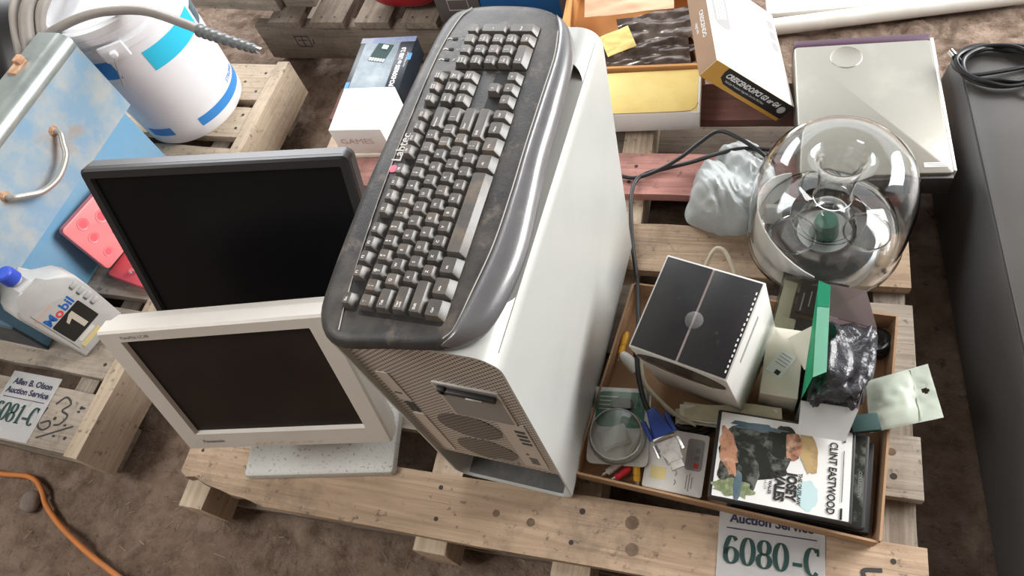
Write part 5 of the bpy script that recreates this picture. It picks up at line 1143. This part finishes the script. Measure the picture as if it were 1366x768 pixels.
# crumpled bag
def crumpled_bag():
    rim = [(0.440, 0.640), (0.425, 0.700), (0.395, 0.742), (0.365, 0.752), (0.338, 0.735), (0.318, 0.700), (0.302, 0.668), (0.296, 0.625), (0.288, 0.582), (0.305, 0.556), (0.345, 0.546), (0.385, 0.548), (0.412, 0.562), (0.432, 0.590)]
    C0 = Vector((0.372, 0.645, 0)); NA, NR = 150, 46
    P = resample(rim, NA); bm = BM(); d1 = Vector((0.61, -0.79, 0)); d2 = Vector((0.79, 0.61, 0)); rings = []
    for j in range(1, NR + 1):
        t = j / NR; row = []
        for q in P:
            p = C0 + (q - C0) * t
            a, c = p.dot(d1), p.dot(d2); wv = noise.noise_vector(p * 14) * 0.35
            rd = 1 - 2 * abs(noise.noise(Vector((a * 9 + wv.x, c * 34 + wv.y, 0.5)))); rd2 = 1 - 2 * abs(noise.noise(Vector((a * 26, c * 70, 3.5)) + wv * 2)); rd3 = 1 - 2 * abs(noise.noise(Vector((a * 40, c * 22, 7.5)) + wv * 2))
            env = max(0.0, 1 - t ** 3.2) ** 0.55
            z = 0.142 + 0.062 * env * (0.75 + 0.5 * noise.noise(p * 9)) + env ** .4 * (0.013 * rd + 0.006 * rd2 + 0.006 * rd3) * min(1, 6 * (1 - t) + .12)
            off = (q - C0).normalized() * (0.006 * rd + 0.004 * rd2) * t
            row.append(bm.verts.new((p.x + off.x, p.y + off.y, max(0.1415, z))))
        rings.append(row)
    c = bm.verts.new((C0.x, C0.y, sum(v.co.z for v in rings[0]) / NA))
    for i in range(NA): bm.faces.new((c, rings[0][i], rings[0][(i + 1) % NA]))
    for A, B in zip(rings[:-1], rings[1:]):
        for i in range(NA): bm.faces.new((A[i], B[i], B[(i + 1) % NA], A[(i + 1) % NA]))
    bm.faces.new(rings[-1])
    return finish('plastic_bag', bm, 'bag_white', smooth=28)
tag(crumpled_bag(), 'crumpled white plastic bag on the pallet beside the clear dome', 'bag')

# big silver computer case lying flat
pc4 = T(0.586, 0.838, 0.1412) @ ZR(7.2)
pc = thing('desktop_computer', 'flat silver computer case lying on the back of the pallet behind the clear dome', 'computer', mat4=pc4)
bm = BM(); prism(bm, rrect(0.252, 0.330, 0.008, 4, 0, -0.008), 0.004, 0.056, bev=.004); finish('cover', bm, 'pc_silver', pc)
bm = BM(); box(bm, 0.250, 0.020, 0.050, (0, 0.167, 0.004), bev=.003); finish('front_strip', bm, 'purple', pc)
bm = BM(); box(bm, 0.250, 0.010, 0.045, (0, -0.1745, 0.004), bev=.002); finish('rear_strip', bm, 'case_side', pc)
bm = BM(); box(bm, 0.006, 0.330, 0.054, (0.1265, -.004, 0.003), bev=.0025); finish('edge_highlight', bm, 'white_plastic', pc)  # added white strip, a painted highlight on the rounded right edge
bm = BM(); box(bm, 0.038, 0.010, 0.0004, (0.098, -0.155, 0.0562)); lb = finish('label', bm, 'card_white', pc)
bm = BM()
for k in range(2): box(bm, 0.030, 0.0012, 0.0003, (0.098, -0.157 + .004 * k, 0.0566))
finish('label_print', bm, 'grey_mid', lb)
bm = BM(); lathe(bm, [(0, 0.0003), (0.026, 0.0003), (0.0285, 0.0012), (0.030, 0.0)], 40, T(-0.03, 0.120, 0.056)); finish('lid_dimple', bm, 'pc_silver', pc)

# Crescendo box
cr4 = T(0.3191, 0.9321, 0.2254) @ EU(-0.6, 45.2, 14.5)
cw, ch_, ct = 0.2127, 0.2714, 0.0461
cz = thing('software_box', 'white upgrade card box with black and amber lettered edge leaning on the kraft tray', 'box', mat4=cr4)
bm = BM(); box(bm, cw, ch_, ct, bev=0.001); cbo = finish('carton', bm, 'card_white', cz)
bm = BM(); box(bm, 0.0006, ch_ - 0.002, ct - 0.002, (-cw / 2 - 0.0002, 0, 0.001)); sd_ = finish('side_print', bm, 'brown_side', cbo)
bm = BM(); text(bm, 'CRESCENDO', 0.013, T(-cw / 2 - 0.0010, -0.02, ct * .62) @ ZR(-90) @ XR(90), bold=.0002); text(bm, 'upgrade', 0.010, T(-cw / 2 - 0.0010, -0.02, ct * .32) @ ZR(-90) @ XR(90)); finish('lettering', bm, 'txt_white', sd_, smooth=0)
e4 = T(0, -ch_ / 2 - 0.0003, 0) @ XR(90)
bm = BM(); box(bm, cw - .001, ct - .001, 0.0006, (0, ct / 2, 0), e4); en = finish('edge_print', bm, 'amber', cbo)
bm = BM(); prism(bm, [(-cw / 2 + 0.034, 0.0455), (cw / 2, 0.0455), (cw / 2, 0.0085), (-0.02, 0.0090), (-0.055, 0.0110), (-0.070, 0.020), (-0.0735, 0.034)], 0.0006, 0.0010, e4); bk2 = finish('black_panel', bm, 'txt_black', en, smooth=0)
bm = BM(); text(bm, 'CRESCENDO/PCI G3 or G4', 0.0150, e4 @ T(0.006, 0.0305, 0.0012), bold=0.0006, shear=0.25, sx=0.80); text(bm, 'Full-Size Processor Upgrade Card for PCI Macs', 0.0062, e4 @ T(-0.004, 0.0185, 0.0012), sx=0.88); finish('lettering', bm, 'txt_white', bk2, smooth=0)
bm = BM(); prism(bm, [(0.090 + .0085 * math.cos(k * PI / 12), 0.0265 + .0085 * math.sin(k * PI / 12)) for k in range(24)], 0.0010, 0.0014, e4); finish('round_logo', bm, 'label_grey', bk2, smooth=0)
bm = BM(); prism(bm, rrect(0.044, 0.150, 0.018, 5, -0.070, 0.050), ct, ct + 0.0004); pic = finish('card_picture', bm, 'grey_mid', cbo, smooth=0)
bm = BM()
for k in range(4): prism(bm, rrect(0.004, 0.13 - .01 * k, 0.002, 3, -0.082 + .008 * k, 0.056), ct + .0004, ct + 0.0007)
finish('picture_line', bm, 'card_white', pic, smooth=0)
bm = BM(); text(bm, 'Sonnet', 0.011, T(-0.003, 0.072, ct + .0004) @ ZR(0)); finish('lettering', bm, 'dvd_teal', cbo, smooth=0)
for k in range(3):
    bm = BM(); prism(bm, rrect(0.018, 0.026, 0.006, 4, 0.089, 0.092 - 0.034 * k), ct, ct + 0.0004); finish('icon', bm, 'grey_mid', cbo, smooth=0)

# shallow carton with yellow lid
yb = thing('flat_carton', 'shallow white carton with yellow corrugated top behind the tower', 'carton', (0.150, 0.838, 0.1412), R(7.0))
bm = BM(); box(bm, 0.252, 0.122, 0.052, bev=.004); finish('carton', bm, 'card_white', yb)
bm = BM(); box(bm, 0.240, 0.116, 0.0012, (0, 0.001, 0.0515), bev=.0004); lid_ = finish('top_sheet', bm, 'yel_card', yb)
bm = BM(); tube(bm, [(-0.12, -0.0575, 0.0525), (0.08, -0.0575, 0.0525), (0.112, -0.052, 0.0525), (0.121, -0.035, 0.0525)], 0.0009, 6, 6); finish('torn_edge', bm, 'brown_side', lid_)

# kraft carton with antistatic bags
kc = thing('open_carton', 'open orange kraft carton of dark antistatic bags at the top of the picture', 'carton', (0.10, 1.06, 0.1412), R(6.0))
kw, kd, kh, kt = 0.315, 0.320, 0.085, 0.006
bm = BM(); box(bm, kw, kd, 0.004); finish('bottom', bm, 'card_orange', kc)
for (sx, sy, cx, cy) in ((kw, kt, 0, -kd / 2 + kt / 2), (kw, kt, 0, kd / 2 - kt / 2), (kt, kd - 2 * kt, -kw / 2 + kt / 2, 0)):
    bm = BM(); box(bm, sx, sy, kh - (0.03 if cy < -0.01 else 0), (cx, cy, 0.004)); finish('side', bm, 'card_orange', kc)
bm = BM(); box(bm, kt, kd - 2 * kt, kh, (kw / 2 - kt / 2, 0, 0.004)); finish('side', bm, 'card_orange', kc)
bm = BM(); box(bm, 0.018, kd - .004, 0.003, (kw / 2 + 0.004, 0, kh + .0045), bev=.001); finish('folded_rim', bm, 'card_white', kc)
rnd = random.Random(11)
def sheet(name, label, c, w, d, rz, tilt, mat, amp, cat, seed, th=0.0025):
    m4 = T(*c) @ EU(tilt[0], tilt[1], rz); bm = BM(); rv = Vector((seed * 3.1, seed * 1.7, 0))
    surf(bm, lambda s, t: m4 @ Vector(((s - .5) * w, (t - .5) * d, amp * (noise.noise(Vector((s * 2.6, t * 5, 0)) + rv) + 0.4 * noise.noise(Vector((s * 7, t * 13, 1)) + rv)))), 30, 20, thick=th)
    return tag(finish(name, bm, mat, smooth=50), label, cat)
sheet('antistatic_bag', 'dark antistatic bag lowest in the kraft carton', (0.135, 0.990, 0.160), 0.20, 0.13, 18, (0, 0), 'anti', 0.007, 'bag', 1)
sheet('antistatic_bag', 'dark antistatic bag second from the bottom of the kraft carton', (0.148, 1.000, 0.175), 0.17, 0.10, 26, (4, 2), 'anti', 0.008, 'bag', 2)
sheet('antistatic_bag', 'dark brown antistatic bag at the front wall of the kraft carton', (0.140, 0.950, 0.187), 0.19, 0.075, 14, (10, 0), 'anti', 0.008, 'bag', 3)
sheet('antistatic_bag', 'topmost dark antistatic bag in the kraft carton beside the tan envelope', (0.150, 1.030, 0.193), 0.16, 0.085, 22, (8, 3), 'anti', 0.008, 'bag', 4)
sheet('yellow_card', 'yellow card resting on the antistatic bags in the kraft carton', (0.078, 0.975, 0.205), 0.065, 0.060, 28, (8, -6), 'yel_card', 0.002, 'card', 5, 0.0012)
sheet('envelope', 'tan envelope lying across the back of the kraft carton', (0.075, 1.110, 0.212), 0.20, 0.085, 10, (18, 0), 'tan_paper', 0.003, 'envelope', 6, 0.0015)

# small boxes left of the tower
ub4 = T(-0.482, 0.887, 0.1412) @ ZR(5.5)
ub = thing('card_box', 'dark blue adapter card box reading PCI-EXPRESS to USB 2.0 behind the white box', 'box', mat4=ub4)
bm = BM(); box(bm, 0.145, 0.178, 0.058, bev=.002); ubo = finish('carton', bm, 'usb_dark', ub)
bm = BM(); box(bm, 0.094, 0.150, 0.0006, (-0.012, -0.004, 0.0578)); ua = finish('picture', bm, 'usb_art', ubo)
bm = BM(); box(bm, 0.044, 0.060, 0.0008, (0, 0, 0), T(-0.008, 0.036, 0.0583) @ ZR(-12)); finish('picture_board', bm, 'tag_ink', ua)
bm = BM()
for k in range(6): box(bm, 0.005, 0.010, 0.0006, (-.018 + .0075 * k, -0.024, 0.0008), T(-0.008, 0.036, 0.0583) @ ZR(-12))
box(bm, 0.014, 0.012, 0.003, (0.004, 0.018, 0.0008), T(-0.008, 0.036, 0.0583) @ ZR(-12)); finish('picture_contacts', bm, 'txt_white', ua)
bm = BM(); box(bm, 0.146, 0.018, 0.0006, (0, 0.080, 0.0579)); finish('worn_bright_edge', bm, 'usb_edge', ubo)
bm = BM(); text(bm, 'PCI-EXPRESS to USB 2.0', 0.0155, T(0.050, -0.012, 0.0584) @ ZR(90), bold=0.0006, sx=0.80); text(bm, 'Host Adapter Card', 0.006, T(0.064, 0.010, 0.0584) @ ZR(90)); finish('lettering', bm, 'txt_white', ubo, smooth=0)
for (x, y) in ((-0.066, -0.070), (0.071, 0.02)):
    bm = BM(); box(bm, 0.010, 0.022, 0.0006, (x, y, 0.0580)); finish('blue_mark', bm, 'blue_print', ubo)
w14 = T(-0.447, 0.716, 0.1535) @ ZR(6.0)
w1 = thing('white_box', 'tall white card box with faint marker scrawl between black monitor and keyboard', 'box', mat4=w14)
bm = BM(); box(bm, 0.128, 0.128, 0.078, (0.0, 0.0, 0.0), bev=.003); wo_ = finish('carton', bm, 'card_white', w1)
def scrawl(bm, s, size, m4, mi=0): text(bm, s, size, m4, mi)
bm = BM(); text(bm, 'GAMES', 0.026, T(0.006, 0.0, 0.0784) @ ZR(6), sx=1.2); finish('marker_writing', bm, 'scribble_grey', wo_, smooth=0)
bm = BM(); text(bm, 'GAMES', 0.024, T(-0.008, -0.0645, 0.040) @ XR(90), sx=1.1); finish('marker_writing', bm, 'scribble', wo_, smooth=0)
bm = BM(); box(bm, 0.136, 0.126, 0.0115, (0, 0, 0), T(-0.446, 0.712, 0.1412) @ ZR(8), bev=.002)
tag(finish('flat_box', bm, 'cream'), 'thin cream box under the white box with faint scrawl', 'box')

# far boxes at the top edge
db = thing('dark_box', 'dark brown grey box with square outline print behind the keyboard', 'box', (-0.345, 1.16, 0.1585), R(3))
bm = BM(); box(bm, 0.115, 0.16, 0.070, bev=.002); dbo = finish('carton', bm, 'box_dark', db)
bm = BM(); f4 = T(0.002, -0.0805, 0.045) @ XR(90)
ribbon(bm, [(-.026, -.008), (-.026, .022), (.026, .022), (.026, -.008)], 0.003, 0, f4, closed=True, n=1); finish('outline_print', bm, 'label_grey', dbo, smooth=0)
bm = BM(); text(bm, 'CABLE', 0.009, T(0.002, -0.0807, 0.020) @ XR(90)); finish('lettering', bm, 'label_grey', dbo, smooth=0)
nb = thing('blue_box', 'deep blue box with dark end panel standing behind the far end of the keyboard', 'box', (-0.185, 1.145, 0.1585), R(3))
bm = BM(); box(bm, 0.200, 0.11, 0.115, bev=.002); nbo = finish('carton', bm, 'navy_card', nb)
bm = BM(); box(bm, 0.026, 0.112, 0.116, (0.110, 0, 0), bev=.001); nbe = finish('end_panel', bm, 'box_dark', nb)
bm = BM(); tube(bm, [(0.110 + .008 * math.cos(R(a)), -0.0570, 0.085 + .009 * math.sin(R(a))) for a in range(-30, 211, 30)], 0.0012, 6, 3); finish('symbol', bm, 'label_grey', nbe)
rc = BM(); bmesh.ops.create_icosphere(rc, subdivisions=4, radius=1.0)
for v in rc.verts:
    e = lambda q: math.copysign(abs(q) ** 0.7, q); v.co = Vector((e(v.co.x) * 0.115, e(v.co.y) * 0.075, e(v.co.z) * 0.10))
rcn = thing('fuel_can', 'dark red plastic container standing on the back pallet', 'container', (-0.512, 1.168, 0.1585))
o = finish('body', rc, 'fuel_red', rcn, (0, 0, 0.10), smooth=70)
bm = BM(); lathe(bm, [(0.022, 0), (0.022, 0.02), (0.026, 0.02), (0.026, 0.038), (0, 0.04)], 24, T(0.05, 0, 0.192)); finish('cap', bm, 'black_plastic', rcn)
bm = BM(); tube(bm, [(-0.085, 0, 0.165), (-0.055, 0, 0.220), (0.0, 0, 0.225), (0.03, 0, 0.195)], 0.011, 10, 8); finish('handle', bm, 'fuel_red', rcn)
lp = plank(None, 'loose_board', 0.40, 0.075, 0.045, -1.30, 1.125, 0.1585, 'wood_grey'); lp.rotation_euler = (0, 0, R(-2)); tag(lp, 'loose grey board lying across the left end of the back pallet', 'board')
lp2 = plank(None, 'timber_block', 0.090, 0.10, 0.085, -0.885, 1.125, 0.1585, 'wood_dark'); lp2.rotation_euler = (0, 0, R(4)); tag(lp2, 'short dark timber block at the end of the loose grey board', 'block')

# white pipes on the ground
for k, (p, q, r, lab) in enumerate((((0.33, 1.235, 0.012), (1.05, 1.395, 0.012), 0.020, 'white plastic pipe nearest the silver case on the dirt'), )):
    bm = BM(); tube(bm, [p, q], r, 20, 2, smooth=False); tag(finish('pipe', bm, 'pipe', smooth=40), lab, 'pipe')
bm = BM(); box(bm, 0.52, 0.062, 0.018, (0, 0, 0), T(0.62, 1.358, 0.0) @ ZR(9), bev=.003); tag(finish('trim_board', bm, 'pipe'), 'flat white trim board beyond the white pipe', 'board')

# dark case on the right
cs4 = Matrix.Identity(4)
ck = thing('equipment_case', 'large dark grey flat topped case along the right edge', 'case', (1.215, 0.43, 0.0), R(8.0))
bm = BM(); hx, hy = 0.405, 0.620
lo = rrect(2 * hx + 0.030, 2 * hy + 0.03, 0.045, 6); mid = rrect(2 * hx + 0.014, 2 * hy + 0.014, 0.042, 6); hi = rrect(2 * hx, 2 * hy, 0.040, 6); hi2 = rrect(2 * hx - .006, 2 * hy - .006, 0.038, 6)
rs = [[bm.verts.new((p[0], p[1], z)) for p in L_] for L_, z in ((lo, 0.004), (lo, 0.06), (mid, 0.165), (hi, 0.194), (hi2, 0.2))]
for A, B in zip(rs[:-1], rs[1:]):
    for i in range(len(A)): bm.faces.new((A[i], A[(i + 1) % len(A)], B[(i + 1) % len(A)], B[i]))
bm.faces.new(rs[-1]); bm.faces.new(rs[0][::-1]); cas = finish('body', bm, 'case_side', ck, smooth=35)
bm = BM(); prism(bm, rrect(2 * hx - 0.012, 2 * hy - 0.012, 0.036, 6), 0.1995, 0.2025, bev=.001); finish('top_panel', bm, 'case_grey', ck)
# coiled cable on it
bm = BM(); pts = []; rnd = random.Random(2); cx, cy = 0.800, 0.925
for k in range(70):
    a = k * 2 * PI / 12.6 + 2.6; rr = 0.060 + 0.006 * math.sin(k * .71) + rnd.uniform(-.002, .002)
    pts.append((cx + rr * 1.12 * math.cos(a) + 0.004 * math.sin(k * .3), cy + rr * 0.80 * math.sin(a), 0.2070 + 0.0035 * (k // 12) * 0.7 + 0.004 * max(0, math.sin(k * 1.9))))
pts = [(0.722, 0.945, 0.222), (0.738, 0.925, 0.216), (0.752, 0.900, 0.212)] + pts[8:] + [(0.84, 0.868, 0.214), (0.90, 0.862, 0.208), (1.0, 0.855, 0.207)]
bm = BM(); tube(bm, [(p[0], p[1], p[2]) for p in pts], 0.0038, 8, 5)
cc = thing('coiled_cable', 'coiled black cable lying on the dark grey case', 'cable', (0.80, 0.925, 0.2025))
bm.transform(T(-0.80, -0.925, -0.2025)); finish('cord', bm, 'cable', cc)
bm = BM(); tube(bm, [(-0.084, 0.024, 0.022), (-0.076, 0.016, 0.018)], 0.0056, 12, 2); finish('plug', bm, 'chrome', cc)

for nm, g in (('antistatic_bag', 'antistatic bags in the kraft carton'), ('film_strip', 'wrapped strips in front of the black topped carton'), ('audio_plug', 'audio plugs in the tray'), ('dvd_case', 'DVD cases in the tray'), ('disc_case', 'disc cases under the DVDs'), ('auction_tag', 'auction lot tags'), ('wooden_pallet', 'wooden pallets')):
    for o in SC.objects:
        if o.parent is None and o.name.split('.')[0] == nm: o['group'] = g
